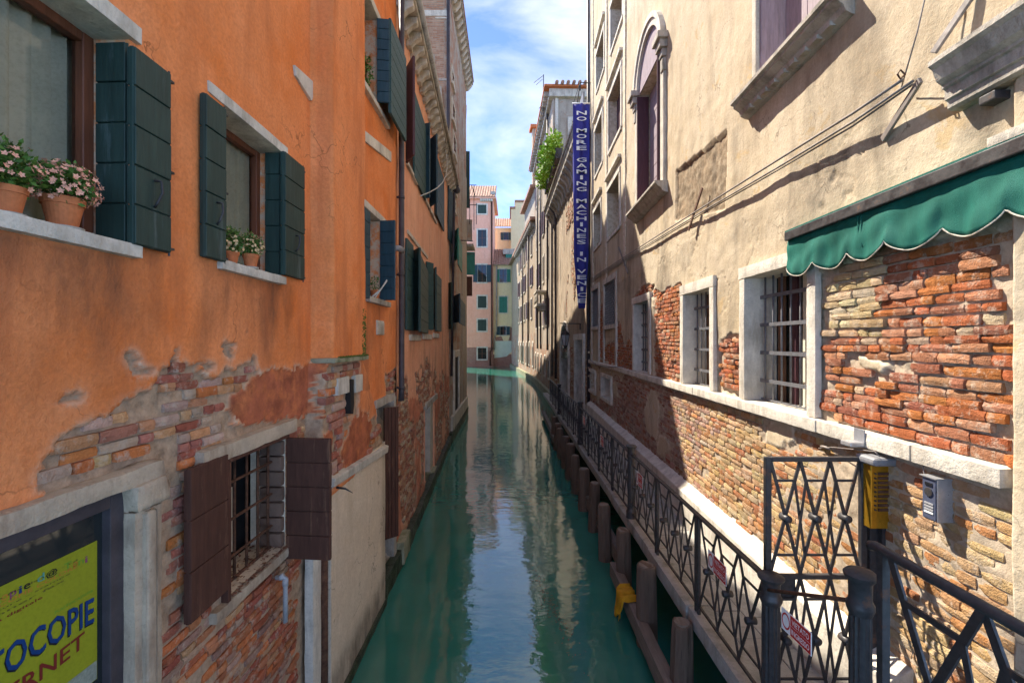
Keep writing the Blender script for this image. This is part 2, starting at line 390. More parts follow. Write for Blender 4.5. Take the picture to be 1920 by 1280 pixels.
M['pink'] = plaster('pink_plaster', (0.78, 0.37, 0.25), (0.82, 0.44, 0.32), (0.58, 0.27, 0.19), (0.4, 0.3, 0.25), bump=0.006, streak=0.3)
M['yellow'] = plaster('yellow_plaster', (0.76, 0.60, 0.35), (0.80, 0.66, 0.42), (0.6, 0.46, 0.28), (0.4, 0.3, 0.25), bump=0.006, streak=0.3)
M['palegreen'] = plaster('pale_green_render', (0.55, 0.62, 0.52), (0.6, 0.66, 0.57), (0.4, 0.45, 0.38), (0.4, 0.3, 0.25), bump=0.006, streak=0.3)
M['stone'] = stone('istrian_stone', (0.66, 0.60, 0.50))
M['whitestone'] = stone('pale_istrian_stone', (0.72, 0.66, 0.56), (0.22, 0.18, 0.13), 0.6)
M['dirtystone'] = stone('weathered_stone', (0.50, 0.45, 0.38), (0.09, 0.08, 0.06), 0.7)
M['mossstone'] = stone('mossy_stone', (0.34, 0.33, 0.22), (0.07, 0.10, 0.02), 0.85)
M['jamb'] = stone('old_jamb_stone', (0.20, 0.125, 0.09), (0.10, 0.06, 0.04), 0.7)
M['doorstone'] = stone('weathered_door_stone', (0.54, 0.43, 0.31), (0.17, 0.11, 0.07), 0.75)
M['moss'] = simple('moss', (0.09, 0.12, 0.02), 0.95, 0.5, 20, 0.02)
M['algae'] = simple('wet_algae_stone', (0.035, 0.045, 0.022), 0.5, 0.6, 6, 0.02)
M['brick'] = brick_mat('old_brick', False); M['brickj'] = brick_mat('old_brick_mass', True)
M['green'] = wood('dark_green_paint', (0.024, 0.050, 0.041), 0.55, (0.11, 0.15, 0.15), amt=0.45)
M['green2'] = wood('faded_green_paint', (0.035, 0.078, 0.075), 0.6, (0.16, 0.17, 0.15), sc=(1, 1, 2), amt=0.5)
M['bluegreen'] = wood('blue_green_paint', (0.026, 0.062, 0.082), 0.55, (0.1, 0.13, 0.14), amt=0.25)
M['teal'] = wood('teal_shutter_paint', (0.03, 0.19, 0.14), 0.5)
M['purple'] = wood('plum_shutter_paint', (0.085, 0.035, 0.045), 0.55)
M['lilac'] = wood('lilac_shutter_paint', (0.34, 0.27, 0.30), 0.6)
M['brown'] = wood('rusty_brown_wood', (0.082, 0.033, 0.021), 0.78, (0.20, 0.10, 0.06), amt=0.65)
M['frame'] = wood('window_frame_wood', (0.15, 0.048, 0.022), 0.5)
M['rust'] = simple('rusted_iron', (0.10, 0.045, 0.025), 0.85, 0.5, 14, 0.004)
M['iron'] = simple('black_painted_iron', (0.030, 0.026, 0.026), 0.42, 0.35, 12, 0.002, spec=0.5)
n = NT('black_painted_iron', 0.45, 0.5); a_ = n.noise(9, 5, 0.7); c_ = n.mix(n.ramp(n.noise(30, 3, 0.6), (0.3, 0), (0.7, 1)), (0.022, 0.020, 0.021), (0.045, 0.040, 0.040))
n.color(n.mix(n.ramp(a_, (0.60, 0), (0.70, 0.8)), c_, (0.12, 0.06, 0.035))); n.rough(n.ramp(a_, (0.4, 0.38), (0.7, 0.85))); n.bump(a_, 0.003); M['iron'] = n.m
M['grille'] = simple('grey_iron_bars', (0.13, 0.13, 0.14), 0.5, 0.3, 14, 0.002, spec=0.4)
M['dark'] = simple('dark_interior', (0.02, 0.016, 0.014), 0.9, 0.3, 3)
M['grey_metal'] = simple('grey_painted_metal', (0.22, 0.22, 0.23), 0.45, 0.15, 6, 0.001)
M['pipe'] = simple('dark_downpipe', (0.06, 0.05, 0.055), 0.5, 0.3, 5, 0.002)
M['pvc'] = simple('grey_pvc', (0.36, 0.36, 0.37), 0.4, 0.1, 6, 0.0005)
M['terracotta'] = simple('terracotta', (0.50, 0.155, 0.055), 0.8, 0.2, 12, 0.002)
M['rooftile'] = simple('roof_tile', (0.32, 0.18, 0.125), 0.85, 0.45, 3, 0.01)
M['timber'] = wood('wet_grey_timber', (0.21, 0.165, 0.13), 0.75, (0.30, 0.25, 0.2), sc=(1, 0.12, 1), amt=0.6)
M['pile'] = wood('wooden_pile', (0.15, 0.098, 0.068), 0.85, (0.05, 0.033, 0.025), sc=(1, 1, 0.08), amt=0.9, grain=0.03)
M['kerb'] = stone('kerb_stone', (0.42, 0.40, 0.36), (0.11, 0.12, 0.08), 0.6)
M['paving'] = stone('paving_stone', (0.40, 0.37, 0.33), (0.16, 0.14, 0.12), 0.4)
M['awning'] = simple('green_awning_canvas', (0.002, 0.115, 0.085), 0.75, 0.28, 4, 0.006, fine=220, streak=(1, 1, 0.4))
M['yellowcloth'] = simple('yellow_cloth', (0.50, 0.25, 0.008), 0.8, 0.2, 8, 0.004)
M['white'] = simple('white_paint', (0.82, 0.82, 0.80), 0.6, 0.08, 6, 0.0005)
M['red'] = simple('red_paint', (0.55, 0.025, 0.018), 0.5, 0.1, 8, 0.0003)
M['banner'] = simple('blue_banner_cloth', (0.040, 0.040, 0.25), 0.75, 0.15, 3, 0.002)
M['brass'] = simple('brass_plate', (0.55, 0.30, 0.03), 0.35, 0.25, 6, 0.001, metal=0.75)
M['alu'] = simple('aluminium', (0.42, 0.42, 0.43), 0.35, 0.12, 6, 0.0005, metal=0.5)
M['intercom'] = simple('blue_grey_faceplate', (0.075, 0.085, 0.13), 0.4, 0.15, 9, 0.0005)
M['curtain'] = simple('net_curtain', (0.66, 0.62, 0.50), 0.9, 0.12, 6, 0.001)
M['drape'] = simple('brown_drape', (0.16, 0.08, 0.045), 0.9, 0.2, 6, 0.001)
M['foliage'] = simple('leaf_green', (0.075, 0.15, 0.022), 0.6, 0.5, 30, 0.0)
M['foliage2'] = simple('bright_leaf', (0.24, 0.40, 0.035), 0.55, 0.45, 10, 0.0)
M['blossom'] = simple('pale_pink_blossom', (0.78, 0.37, 0.25), 0.7, 0.25, 40, 0.0)
M['cream_blossom'] = simple('cream_blossom', (0.66, 0.46, 0.24), 0.7, 0.25, 40, 0.0)
M['poster'] = simple('yellow_poster', (0.27, 0.29, 0.015), 0.5, 0.06, 3, 0.0)
M['ink_blue'] = simple('ink_blue', (0.005, 0.04, 0.16), 0.5, 0.05, 3, 0.0)
M['ink_red'] = simple('ink_dark_red', (0.17, 0.02, 0.015), 0.5, 0.05, 3, 0.0)
M['ink_grey'] = simple('ink_grey', (0.12, 0.11, 0.02), 0.5, 0.05, 3, 0.0)
M['ink_cyan'] = simple('ink_cyan', (0.10, 0.30, 0.22), 0.5, 0.05, 3, 0.0)
M['ink_purple'] = simple('ink_purple', (0.22, 0.06, 0.12), 0.5, 0.05, 3, 0.0)
M['ink_black'] = simple('ink_black', (0.012, 0.012, 0.016), 0.5, 0.05, 3, 0.0)
M['ink_green'] = simple('ink_green', (0.14, 0.30, 0.03), 0.5, 0.05, 3, 0.0)
M['ink_orange'] = simple('ink_orange', (0.45, 0.2, 0.03), 0.5, 0.05, 3, 0.0)
M['postergrey'] = simple('poster_grey_photo', (0.24, 0.27, 0.22), 0.5, 0.3, 40, 0.0)
M['cable'] = simple('grey_cable', (0.22, 0.19, 0.17), 0.7, 0.3, 8, 0.001)
M['rope'] = simple('pale_rope', (0.5, 0.48, 0.42), 0.8, 0.2, 20, 0.001)
M['debris'] = simple('dead_leaves', (0.22, 0.10, 0.06), 0.9, 0.6, 25, 0.0)
M['brickfar'] = brickwall('old_brick_far', (0.44, 0.24, 0.15), (0.55, 0.38, 0.26), (0.40, 0.34, 0.27))  # bare brick and mortar colours for the tall house
M['brickcanal'] = brickwall('old_brick_patchy', (0.40, 0.20, 0.13), (0.50, 0.33, 0.22), (0.42, 0.35, 0.28), plast=(0.47, 0.40, 0.32), rot=(math.radians(90), 0, math.radians(90)), cover=0.50)
M['brickend'] = brickwall('old_brick_end', (0.40, 0.17, 0.12), (0.48, 0.26, 0.2), (0.4, 0.32, 0.27))
def glass(name, tint=(0.02, 0.025, 0.025)):
    n = NT(name, 0.04, 0.6); n.color(tint); return n.m
M['glass'] = glass('dark_window_glass')
def clear_glass(name):
    m = bpy.data.materials.new(name); m.use_nodes = True; t = m.node_tree; t.nodes.clear()
    o = t.nodes.new('ShaderNodeOutputMaterial'); tr = t.nodes.new('ShaderNodeBsdfTransparent'); tr.inputs[0].default_value = (0.72, 0.76, 0.74, 1)
    gl = t.nodes.new('ShaderNodeBsdfGlossy'); gl.inputs['Roughness'].default_value = 0.03; fr = t.nodes.new('ShaderNodeFresnel'); fr.inputs[0].default_value = 1.5
    mx = t.nodes.new('ShaderNodeMixShader'); t.links.new(fr.outputs[0], mx.inputs[0]); t.links.new(tr.outputs[0], mx.inputs[1]); t.links.new(gl.outputs[0], mx.inputs[2]); t.links.new(mx.outputs[0], o.inputs[0])
    return m
M['pane'] = clear_glass('window_pane')
# water: murky green canal water, small wind ripples
n = NT('canal_water', 0.03, 0.5); n.b.inputs['IOR'].default_value = 2.0
n.color(n.mix(n.ramp(n.noise(0.8, 5, 0.6), (0.35, 0), (0.7, 1)), (0.022, 0.155, 0.115), (0.036, 0.195, 0.148)))
h = n.math('ADD', n.math('MULTIPLY', n.noise(1.5, 3, 0.5, sc=(1.0, 1.5, 1)), 1.0), n.math('ADD', n.math('MULTIPLY', n.noise(6, 3, 0.55, sc=(0.8, 1.6, 1), dist=0.4), 0.22), n.math('MULTIPLY', n.noise(22, 2, 0.5, sc=(0.8, 1.5, 1)), 0.05)))
n.bump(h, 0.016, 0.5); M['water'] = n.m

# ------------------------------------------------------------------ bricks
def brick_mesh(name, seed, mat, rough):
    r = random.Random(seed); nx, ny = 4, 3; vs = []; fs = []
    for j in range(ny):
        for i in range(nx):
            x = -0.5 + i / (nx - 1); z = -0.5 + j / (ny - 1)
            e = (i in (0, nx - 1)) + (j in (0, ny - 1))
            y = -(0.035 * e + 0.07 * rough * r.random() + (0.12 * rough * r.random() if e == 2 else 0))
            vs.append((x * (1 - 0.015 * e) + r.uniform(-0.03, 0.03) * rough, y, z * (1 - 0.03 * e) + r.uniform(-0.06, 0.06) * rough))
    for j in range(ny - 1):
        for i in range(nx - 1):
            a = j * nx + i; fs.append((a, a + 1, a + nx + 1, a + nx))
    ring = [0, 1, 2, 3, 7, 11, 10, 9, 8, 4]; b = len(vs)
    for i in ring: vs.append((vs[i][0] * 1.02, -1.0, vs[i][2] * 1.04))
    for k in range(10):
        a, c = ring[k], ring[(k + 1) % 10]; fs.append((c, a, b + k, b + (k + 1) % 10))
    me = bpy.data.meshes.new(name); me.from_pydata(vs, [], fs); me.update(); me.materials.append(mat)
    return me, np.array(vs), fs
BM = [brick_mesh('brick', 40 + k, M['brick'], 0.30 + 0.16 * (k % 5)) for k in range(10)]
def lay(fr, mask, u0, u1, v0, v1, course, length, seed, blocks=0.0, skip=0.03):
    r = random.Random(seed); out = []; v = v0; row = 0
    while v < v1:
        h = course * r.uniform(0.86, 1.12); u = u0 - r.random() * length
        while u < u1:
            L = length * r.choice([1, 1, 1, 0.5, 0.52, 0.75]) * r.uniform(0.85, 1.12)
            if r.random() < blocks: L *= 1.35
            out.append((u + L / 2, v + h / 2 + 0.010 * math.sin(u * 2.1 + row), L - 0.010, h - 0.009)); u += L
        v += h; row += 1
    A = np.array(out)
    ok = mask(A[:, 0], A[:, 1]) & (np.array([r.random() for _ in out]) > skip)
    for sx, sz in ((-0.36, 0), (0.36, 0), (0, 0.3), (0, -0.3)): ok &= mask(A[:, 0] + sx * A[:, 2], A[:, 1] + sz * A[:, 3])
    return A[ok]
def put_bricks(fr, sets, parent, limit=300):
    """sets: list of (array, palette, d_face, jitter). Largest in view become single bricks, the rest one mass."""
    allb = []
    for A, pal, d0, jit in sets:
        for (u, v, L, h) in A:
            p0 = to_px(fr.p(u - L / 2, v)); p1 = to_px(fr.p(u + L / 2, v))
            vis = fr.p(u, v)[1] > 0.6 and -10 < (p0[0] + p1[0]) / 2 < 1930 and (p0[1] + p1[1]) / 2 < 1295
            area = abs(p1[0] - p0[0]) * F * h / max(0.3, fr.p(u, v)[1]) if vis else 0
            cc = pal(u, v); k = RU(0.8, 1.2); cc = tuple(min(0.9, x * k * RU(0.94, 1.06)) for x in cc)
            allb.append((area, u, v, L, h, d0 + RU(-jit, jit), cc))
    allb.sort(key=lambda t: -t[0])
    rot = fr.mat(); base = wloc(parent); P = []; Q = []; C = []; cnt = 0
    for k, (area, u, v, L, h, d, cc) in enumerate(allb):
        me, vs, fs = BM[random.randrange(len(BM))]
        dep = 0.09; tilt = Matrix.Rotation(RU(-0.02, 0.02), 3, 'Y')
        if k < limit and area > 0:
            o = bpy.data.objects.new('brick', me); col.objects.link(o); o.parent = parent
            m4 = (rot @ tilt @ Matrix.Diagonal((L, dep, h))).to_4x4(); m4.translation = Vector(fr.p(u, v, d)) - base
            o.matrix_local = m4; o.color = (*cc, 1)
        else:
            m3 = np.array(rot @ tilt @ Matrix.Diagonal((L, dep, h))); w = vs @ m3.T + np.array(fr.p(u, v, d))
            b = cnt; cnt += len(w); P.append(w); C += [(*cc, 1)] * len(w); Q += [[b + i for i in f] for f in fs]
    if P:
        o = fast_mesh('brickwork', np.concatenate(P), Q, M['brickj'], parent, C, smooth=False); tag(o, kind='stuff')
def palette(cols, w=None):
    def f(u, v): return random.choices(cols, w)[0]
    return f

# ------------------------------------------------------------------ joinery helpers
def leaf(fr, xa, da, xb, db, yt, yb, parent, mat, planks=5, th=0.028, name='shutter', label=None, handle=False, side=None, dv=(0, 0)):
    ua, vt = fr.px(xa, yt, da); vb = fr.v(xa, yb, da); ub = fr.u(xb, db)
    f = fr.sub(ua, da, ub, db, side); w = math.hypot(ub - ua, db - da)
    return leaf_f(f, 0, w, vb + dv[0], vt + dv[1], parent, mat, planks, th, name, label, handle)
def leaf_f(f, u0, u1, vb, vt, parent, mat, planks=5, th=0.028, name='shutter', label=None, handle=False, d=0.0, vertical=False, sub=True):
    m = MB(); m.wbox(f, u0, u1, vb, vt, d - th * 0.5, d + th * 0.25); o = m.build(name, mat, parent, bev=0.003, seg=1)
    if label: o['label'] = label
    if sub:
        for k in range(planks):
            q = MB()
            if vertical:
                a = u0 + (u1 - u0) * k / planks; b = u0 + (u1 - u0) * (k + 1) / planks
                q.wbox(f, a + 0.003, b - 0.003, vb + 0.002, vt - 0.002, d - th * 0.85 - RU(0, 0.002), d + th * 0.6 + RU(0, 0.002))
            else:
                a = vb + (vt - vb) * k / planks; b = vb + (vt - vb) * (k + 1) / planks
                q.wbox(f, u0 + 0.002, u1 - 0.002, a + 0.004, b - 0.004, d - th * 0.85 - RU(0, 0.003), d + th * 0.6 + RU(0, 0.003))
            q.build('plank', mat, o, bev=0.003, seg=1)
    if handle:
        uc = (u0 + u1) / 2; vc = vb + (vt - vb) * 0.27
        q = MB(); q.tube([f.p(uc, vc + 0.09, d + 0.02), f.p(uc, vc + 0.085, d + 0.055), f.p(uc + 0.015, vc + 0.03, d + 0.05), f.p(uc - 0.012, vc - 0.03, d + 0.045), f.p(uc, vc - 0.05, d + 0.02)], 0.0075, 6); q.build('handle', M['iron'], o, smooth=True)
        q = MB()
        for vv in (vb + 0.02, vb + (vt - vb) * 0.45, vt - 0.04): q.wbox(f, u1 - 0.01, u1 + 0.035, vv, vv + 0.012, d - 0.01, d + 0.008)
        q.tube([f.p(u1 + 0.004, vb - 0.015, d), f.p(u1 + 0.004, vt + 0.015, d)], 0.006, 6)
        q.build('hinge', M['iron'], o)
    return o
def slab(fr, u0, u1, v0, v1, d0, d1, parent, mat, name, amp=0.005, res=0.07, seed=1, chip=1.0):
    m = MB(); m.rbox(fr, u0, u1, v0, v1, d0, d1, res, amp, seed, chip); return m.build(name, mat, parent)
def grille(fr, u0, u1, v0, v1, d, nv, nh, parent, mat, r=0.009, flat=True, nm='grille'):
    m = MB(); m.wbox(fr, u0, u1, v0, v0 + 0.02, d - 0.008, d + 0.008); o = m.build(nm, mat, parent)
    for k in range(nv):
        u = u0 + (u1 - u0) * (k + 0.5) / nv
        q = MB(); q.tube([fr.p(u, v0 + 0.01, d), fr.p(u + RU(-.004, .004), (v0 + v1) / 2, d), fr.p(u, v1, d)], r, 6); q.build('bar', mat, o, smooth=True)
    for k in range(nh):
        v = v0 + (v1 - v0) * (k + 0.7) / (nh + 0.4)
        q = MB(); q.wbox(fr, u0, u1, v - 0.02, v + 0.02, d + r * 0.4, d + r * 0.4 + 0.014) if flat else q.tube([fr.p(u0, v, d + r), fr.p(u1, v, d + r)], r, 6)
        q.build('crossbar', mat, o)
    return o
def text_mesh(s, name, mat, parent, fr, uc, vc, d, w, h, flip=False, shear=0.0, arc=0.0, ext=0.0):
    cu = bpy.data.curves.new('lettering', 'FONT'); cu.body = s; cu.align_x = 'CENTER'; cu.shear = shear; cu.extrude = 0.0; cu.resolution_u = 2; cu.offset = 0.012
    t = bpy.data.objects.new('lettering_source', cu); col.objects.link(t)
    dg = bpy.context.evaluated_depsgraph_get(); me = bpy.data.meshes.new_from_object(t.evaluated_get(dg))
    bpy.data.objects.remove(t)
    n = len(me.vertices); co = np.zeros(n * 3); me.vertices.foreach_get('co', co); co = co.reshape(-1, 3)
    lo = co.min(0); hi = co.max(0); c = (lo + hi) / 2; sx = w / max(1e-6, hi[0] - lo[0]); sy = h / max(1e-6, hi[1] - lo[1])
    g = -1 if flip else 1; base = wloc(parent)
    out = []
    for p in co:
        a = (p[0] - c[0]) * sx; b = (p[1] - c[1]) * sy
        b += -arc * (a / (w / 2)) ** 2 if arc else 0
        q = fr.p(uc + g * a, vc + b, d); out += [q[0] - base.x, q[1] - base.y, q[2] - base.z]
    me.vertices.foreach_set('co', out); me.update(); me.materials.clear(); me.materials.append(mat)
    return link_mesh(name, me, parent)
# ================================================================== SETTING
m = MB(); m.add([(-80, -12, 0), (80, -12, 0), (80, 140, 0), (-80, 140, 0)], [(0, 1, 2, 3)])
tag(m.build('water', M['water'], fix=False), kind='structure')

FA = Fr(-1.95, 0, 0, 1, 1)              # near orange house
FB = Fr(-1.95, 7.67, -0.045, 1, 1)      # salmon house
FC = Fr(-2.36, 17.2, -0.01, 1, 1)       # tall brick house, canal side
FR = Fr(2.69, 0, 0.017, 1, -1)          # cream palace on the right
def clampS(x): return np.clip(x, 0, 1)
def sstep(a, b, x): t = clampS((x - a) / (b - a)); return t * t * (3 - 2 * t)

def band(r, it=5):          # soft rim round the exposed patches, where limewash shows
    b = r.astype(float)
    for _ in range(it):
        p = np.pad(b, 1, mode='edge'); b = (p[:-2, 1:-1] + p[2:, 1:-1] + p[1:-1, :-2] + p[1:-1, 2:] + b) / 5
    return np.clip(b * 2.2, 0, 1) * (~r)
# ================================================================== NEAR ORANGE HOUSE
orange = empty('orange_house', (-1.95, 4.0, 0), 'orange plastered house with flower boxes and exposed brick base, nearest on the left bank', 'house')
HA = {'w1': (1.25, 2.321, 4.285, 5.35), 'w2': (3.081, 3.852, 4.335, 5.40), 'w3': (5.943, 6.577, 7.16, 8.45), 'w4': (6.209, 6.71, 4.397, 5.58),
      'lw': (3.11, 3.915, 2.05, 2.985), 'door': (0.9, 2.315, 0.6, 3.075), 'gate': (6.56, 7.42, 0.1, 2.84)}
polyA = [poly_px(FA, [(72, 905), (66, 868), (130, 812), (200, 785), (258, 742), (290, 722), (325, 698), (348, 684), (368, 705), (400, 712), (452, 688), (478, 668), (484, 712), (446, 762), (424, 796),
         (440, 805), (565, 772), (580, 690), (592, 690), (592, 830), (610, 1400), (570, 1700), (300, 1700), (240, 935), (180, 902), (110, 934)]),
         poly_px(FA, [(722, 704), (744, 690), (748, 770), (728, 768)]),
         poly_px(FA, [(330, 700), (325, 660), (345, 690)]), poly_px(FA, [(462, 700), (470, 665), (482, 690)])]
altA = [poly_px(FA, [(425, 768), (462, 722), (500, 692), (582, 690), (584, 772), (560, 786), (450, 800)])]
def chim(u, v):          # protrusion of the chimney breast and its brick foot
    e = 0.022
    up = sstep(4.43 - e, 4.43 + e * 0.6, u) * (1 - sstep(5.38, 5.41, u)) * sstep(3.60, 3.625, v)
    u1 = 5.40 + np.clip(3.6 - v, 0, 2) * 0.95
    lo = sstep(4.38, 4.42, u + (3.6 - v) * 0.04) * (1 - sstep(u1 - 0.03, u1, u)) * (1 - sstep(3.58, 3.62, v)) * sstep(2.2, 2.24, v)
    return up * 0.208 + lo * (0.12 + 0.055 * sstep(2.3, 3.6, v))
def chim_zone(u, v): return (u > 4.40) & (u < 5.45 + np.clip(3.6 - v, 0, 2) * 0.9) & (v < 3.585) & (v > 2.3)
def maskA(u, v, wob=1.0):
    w1 = (fbm(u * 5, v * 5, 3, 3) - 0.5) * 0.16 * wob; w2 = (fbm(u * 5, v * 5, 3, 9) - 0.5) * 0.14 * wob
    w1 = w1 + (fbm(u * 22, v * 30, 2, 13) - 0.5) * 0.07 * wob; w2 = w2 + (fbm(u * 20, v * 26, 2, 19) - 0.5) * 0.06 * wob
    uu = u + w1; vv = v + w2; r = np.zeros(np.shape(u), bool)
    for p in polyA: r |= inpoly(uu, vv, p)
    cz = chim_zone(u, v); red = cz & (((u + w1 * 2 - 5.45) / 0.5) ** 2 + ((v + w2 * 2 - 2.62) / 0.36) ** 2 < 1)
    red |= cz & (np.abs(u + w1 - 4.47) < 0.13) & (np.abs(v + w2 - 2.78) < 0.12)
    r |= cz & ~red
    r &= ~(cz & (u > 5.32) & (v + w1 > 2.8))
    red |= inpoly(uu, vv, altA[0]); r &= ~red
    nearedge = np.zeros(np.shape(u), bool)
    for p in polyA[:1]: nearedge |= inpoly(uu, vv - 0.22, p)
    r |= nearedge & (fbm(u * 7, v * 11, 3, 91) > 0.69) & (v < 3.9) & (u < 4.3) & ~red
    return r, red
def depA(U, V):
    r, red = maskA(U, V)
    d = (fbm(U * 1.3, V * 1.3, 3, 21) - 0.5) * 0.03 + (fbm(U * 9, V * 9, 3, 5) - 0.5) * 0.010
    d = d + chim(U, V)
    d = d - r * (0.022 + 0.018 * fbm(U * 14, V * 14, 2, 8)) - red * 0.012
    d = d - 0.02 * np.exp(-((V - 3.05 - 0.35 * fbm(U * 1.2, V * 0 + 2, 2, 4)) / 0.05) ** 2) * (fbm(U * 3, V * 8, 2, 31) > 0.5) * (V > 3) * 0.3
    return d
def attA(U, V):
    r, red = maskA(U, V); C = np.zeros(U.shape + (4,)); C[..., 0] = r; C[..., 2] = red; C[..., 3] = band(r | red, 7)
    n1 = fbm(U * 3, V * 1.2, 3, 12)
    st = (1 - sstep(2.15, 2.6, U + (n1 - 0.5) * 0.8)) * np.exp(-np.abs(4.2 - V) / 0.42) * (V < 4.24) + sstep(3.0, 3.3, U) * (1 - sstep(3.7, 4.1, U)) * np.exp(-np.abs(4.25 - V) / 0.3) * (V < 4.3) * 0.8
    st = st + 0.5 * sstep(0.45, 0.7, n1) * (V < 4.3) * (V > 3.2) + 0.8 * (1 - sstep(0.3, 0.9, V))
    C[..., 1] = np.clip(st, 0, 0.85); return C
hA = list(HA.values())
us = np.unique(np.concatenate([lines(0.9, 4.35, 0.016, [h[0] for h in hA] + [h[1] for h in hA]), lines(4.35, 5.5, 0.012, []), lines(5.5, 7.70, 0.022, [h[0] for h in hA] + [h[1] for h in hA])]))
vs = np.unique(np.concatenate([lines(-0.4, 1.2, 0.05, [h[2] for h in hA] + [h[3] for h in hA]), lines(1.2, 4.2, 0.015, [h[2] for h in hA] + [h[3] for h in hA]), lines(4.2, 6, 0.05, [h[2] for h in hA] + [h[3] for h in hA]), lines(6, 11.5, 0.1, [h[2] for h in hA] + [h[3] for h in hA])]))
wallA = field('wall', FA, us, vs, depA, attA, hA, orange, M['orange'])
for k in ('w1', 'w2', 'w3', 'w4'): reveal(FA, [HA[k]], 0.30, orange, M['orange'])
reveal(FA, [HA['lw']], 0.30, orange, M['panel']); reveal(FA, [HA['door'], HA['gate']], 0.35, orange, M['panel'], 'door_reveal')
def inhole(u, v, holes, mg=0.02):
    r = np.zeros(np.shape(u), bool)
    for a, b, c, d in holes: r |= (u > a - mg) & (u < b + mg) & (v > c - mg) & (v < d + mg)
    return r
hAx = [(HA['lw'][0] - 0.02, HA['lw'][1] + 0.02, 1.93, 3.16), (0.5, 2.52, 0, 3.16), (6.5, 7.5, 0, 2.9), (4.22, 6.6, -1, 2.42)]
def mA1(u, v): r, red = maskA(u, v); return r & ~inhole(u, v, hAx, 0.01) & ~chim_zone(u, v) & (v < 2.1 + 0 * u)
def mA2(u, v): r, red = maskA(u, v); return r & ~inhole(u, v, hAx, 0.01) & ~chim_zone(u, v) & (v >= 2.1)
def mA3(u, v): r, red = maskA(u, v); return r & chim_zone(u, v) & ~inhole(u, v, [(4.92, 5.08, 3.0, 3.4)], 0.0)
pA = palette([(0.420, 0.134, 0.069), (0.519, 0.203, 0.099), (0.346, 0.107, 0.069), (0.543, 0.298, 0.158), (0.445, 0.288, 0.207), (0.568, 0.181, 0.069), (0.370, 0.213, 0.158)], [3, 3, 2, 2, 2, 2, 2])
pA2 = palette([(0.420, 0.139, 0.089), (0.568, 0.288, 0.148), (0.494, 0.341, 0.257), (0.593, 0.203, 0.069), (0.445, 0.181, 0.128), (0.617, 0.394, 0.198)], [3, 2, 2, 2, 3, 1])
setsA = [(lay(FA, mA1, 2.45, 4.45, 0.2, 2.1, 0.058, 0.22, 3, 0, 0.05), pA, -0.006, 0.009), (lay(FA, mA2, 1.3, 7.7, 2.1, 3.75, 0.064, 0.21, 4, 0, 0.14), pA2, -0.009, 0.010)]
A3 = lay(FA, mA3, 4.40, 6.4, 2.35, 3.58, 0.082, 0.25, 6, 0.15, 0.12)
for row in A3: setsA.append((np.array([row]), pA2, float(chim(np.array(row[0]), np.array(row[1]))) + 0.002, 0.010))
put_bricks(FA, setsA, wallA, 300)
m = MB(); m.box(-6.5, -2.72, 0.9, 7.7, -0.4, 11.4); m.build('light_block_body', M['orange'], orange)  # unseen solid body added behind the facade to block the sun
m = MB(); m.hexa([(-6.8, 0.7, 11.4), (-1.75, 0.7, 11.4), (-1.75, 7.72, 11.4), (-6.8, 7.72, 11.4), (-6.8, 0.7, 13.0), (-4.2, 0.7, 12.6), (-4.2, 7.72, 12.6), (-6.8, 7.72, 13.0)]); m.build('roof', M['rooftile'], orange)  # unseen roof, its height picked for the shadow it casts opposite
# dark solid block standing in for the shade of a chimney-foot hole
m = MB(); m.prism(FA, [(4.955, 3.02), (5.03, 3.0), (5.06, 3.12), (5.045, 3.3), (5.05, 3.38), (4.96, 3.39), (4.95, 3.2)], 0.12, 0.196); m.build('hole_shade_block', M['dark'], orange)
slab(FA, 4.60, 4.92, 3.25, 3.43, 0.1, 0.197, orange, M['stone'], 'stone_block', 0.006, 0.06, 5)
slab(FA, 5.12, 5.37, 3.22, 3.42, 0.1, 0.194, orange, M['stone'], 'stone_block', 0.006, 0.06, 6)
slab(FA, 4.39, 5.43, 3.585, 3.635, 0.0, 0.245, orange, M['mossstone'], 'chimney_ledge', 0.008, 0.05, 7)
m = MB(); rr = random.Random(4)
for k in range(420):
    e = rr.random()
    if e < 0.6: u = rr.uniform(4.55, 5.43); v = 3.637; d = rr.uniform(0.2, 0.245)
    else: u = rr.uniform(5.28, 5.40); v = 3.64 + rr.random() ** 1.8 * 0.55; d = 0.212
    s = rr.uniform(0.006, 0.016); q = FA.p(u, v, d); m.lathe([(s * 0.3, -s * .3), (s, 0), (s * 0.7, s * 0.7), (0.001, s)], q, 5)
tag(m.build('moss', M['moss'], orange, fix=False), kind='stuff')
# lintels, sills, plaques
slab(FA, 1.2, 2.375, 5.338, 5.43, -0.25, 0.025, orange, M['whitestone'], 'lintel', 0.004, 0.08, 11)
slab(FA, 2.90, 3.93, 5.388, 5.47, -0.25, 0.022, orange, M['whitestone'], 'lintel', 0.004, 0.08, 12)
slab(FA, 5.90, 7.15, 8.438, 8.55, -0.25, 0.03, orange, M['stone'], 'lintel', 0.004, 0.1, 13)
slab(FA, 5.95, 7.35, 5.568, 5.67, -0.25, 0.025, orange, M['stone'], 'lintel', 0.004, 0.1, 14)
slab(FA, 1.2, 2.36, 4.225, 4.297, -0.3, 0.045, orange, M['whitestone'], 'window_sill', 0.005, 0.06, 15)
slab(FA, 3.0, 3.86, 4.275, 4.347, -0.3, 0.045, orange, M['whitestone'], 'window_sill', 0.005, 0.06, 16)
slab(FA, 5.85, 7.08, 7.09, 7.172, -0.3, 0.06, orange, M['stone'], 'window_sill', 0.004, 0.1, 17)
slab(FA, 6.05, 7.1, 4.33, 4.41, -0.3, 0.07, orange, M['dirtystone'], 'window_sill', 0.006, 0.06, 18)
u0, v0 = FA.px(549, 122); u1, v1 = FA.px(583, 182)
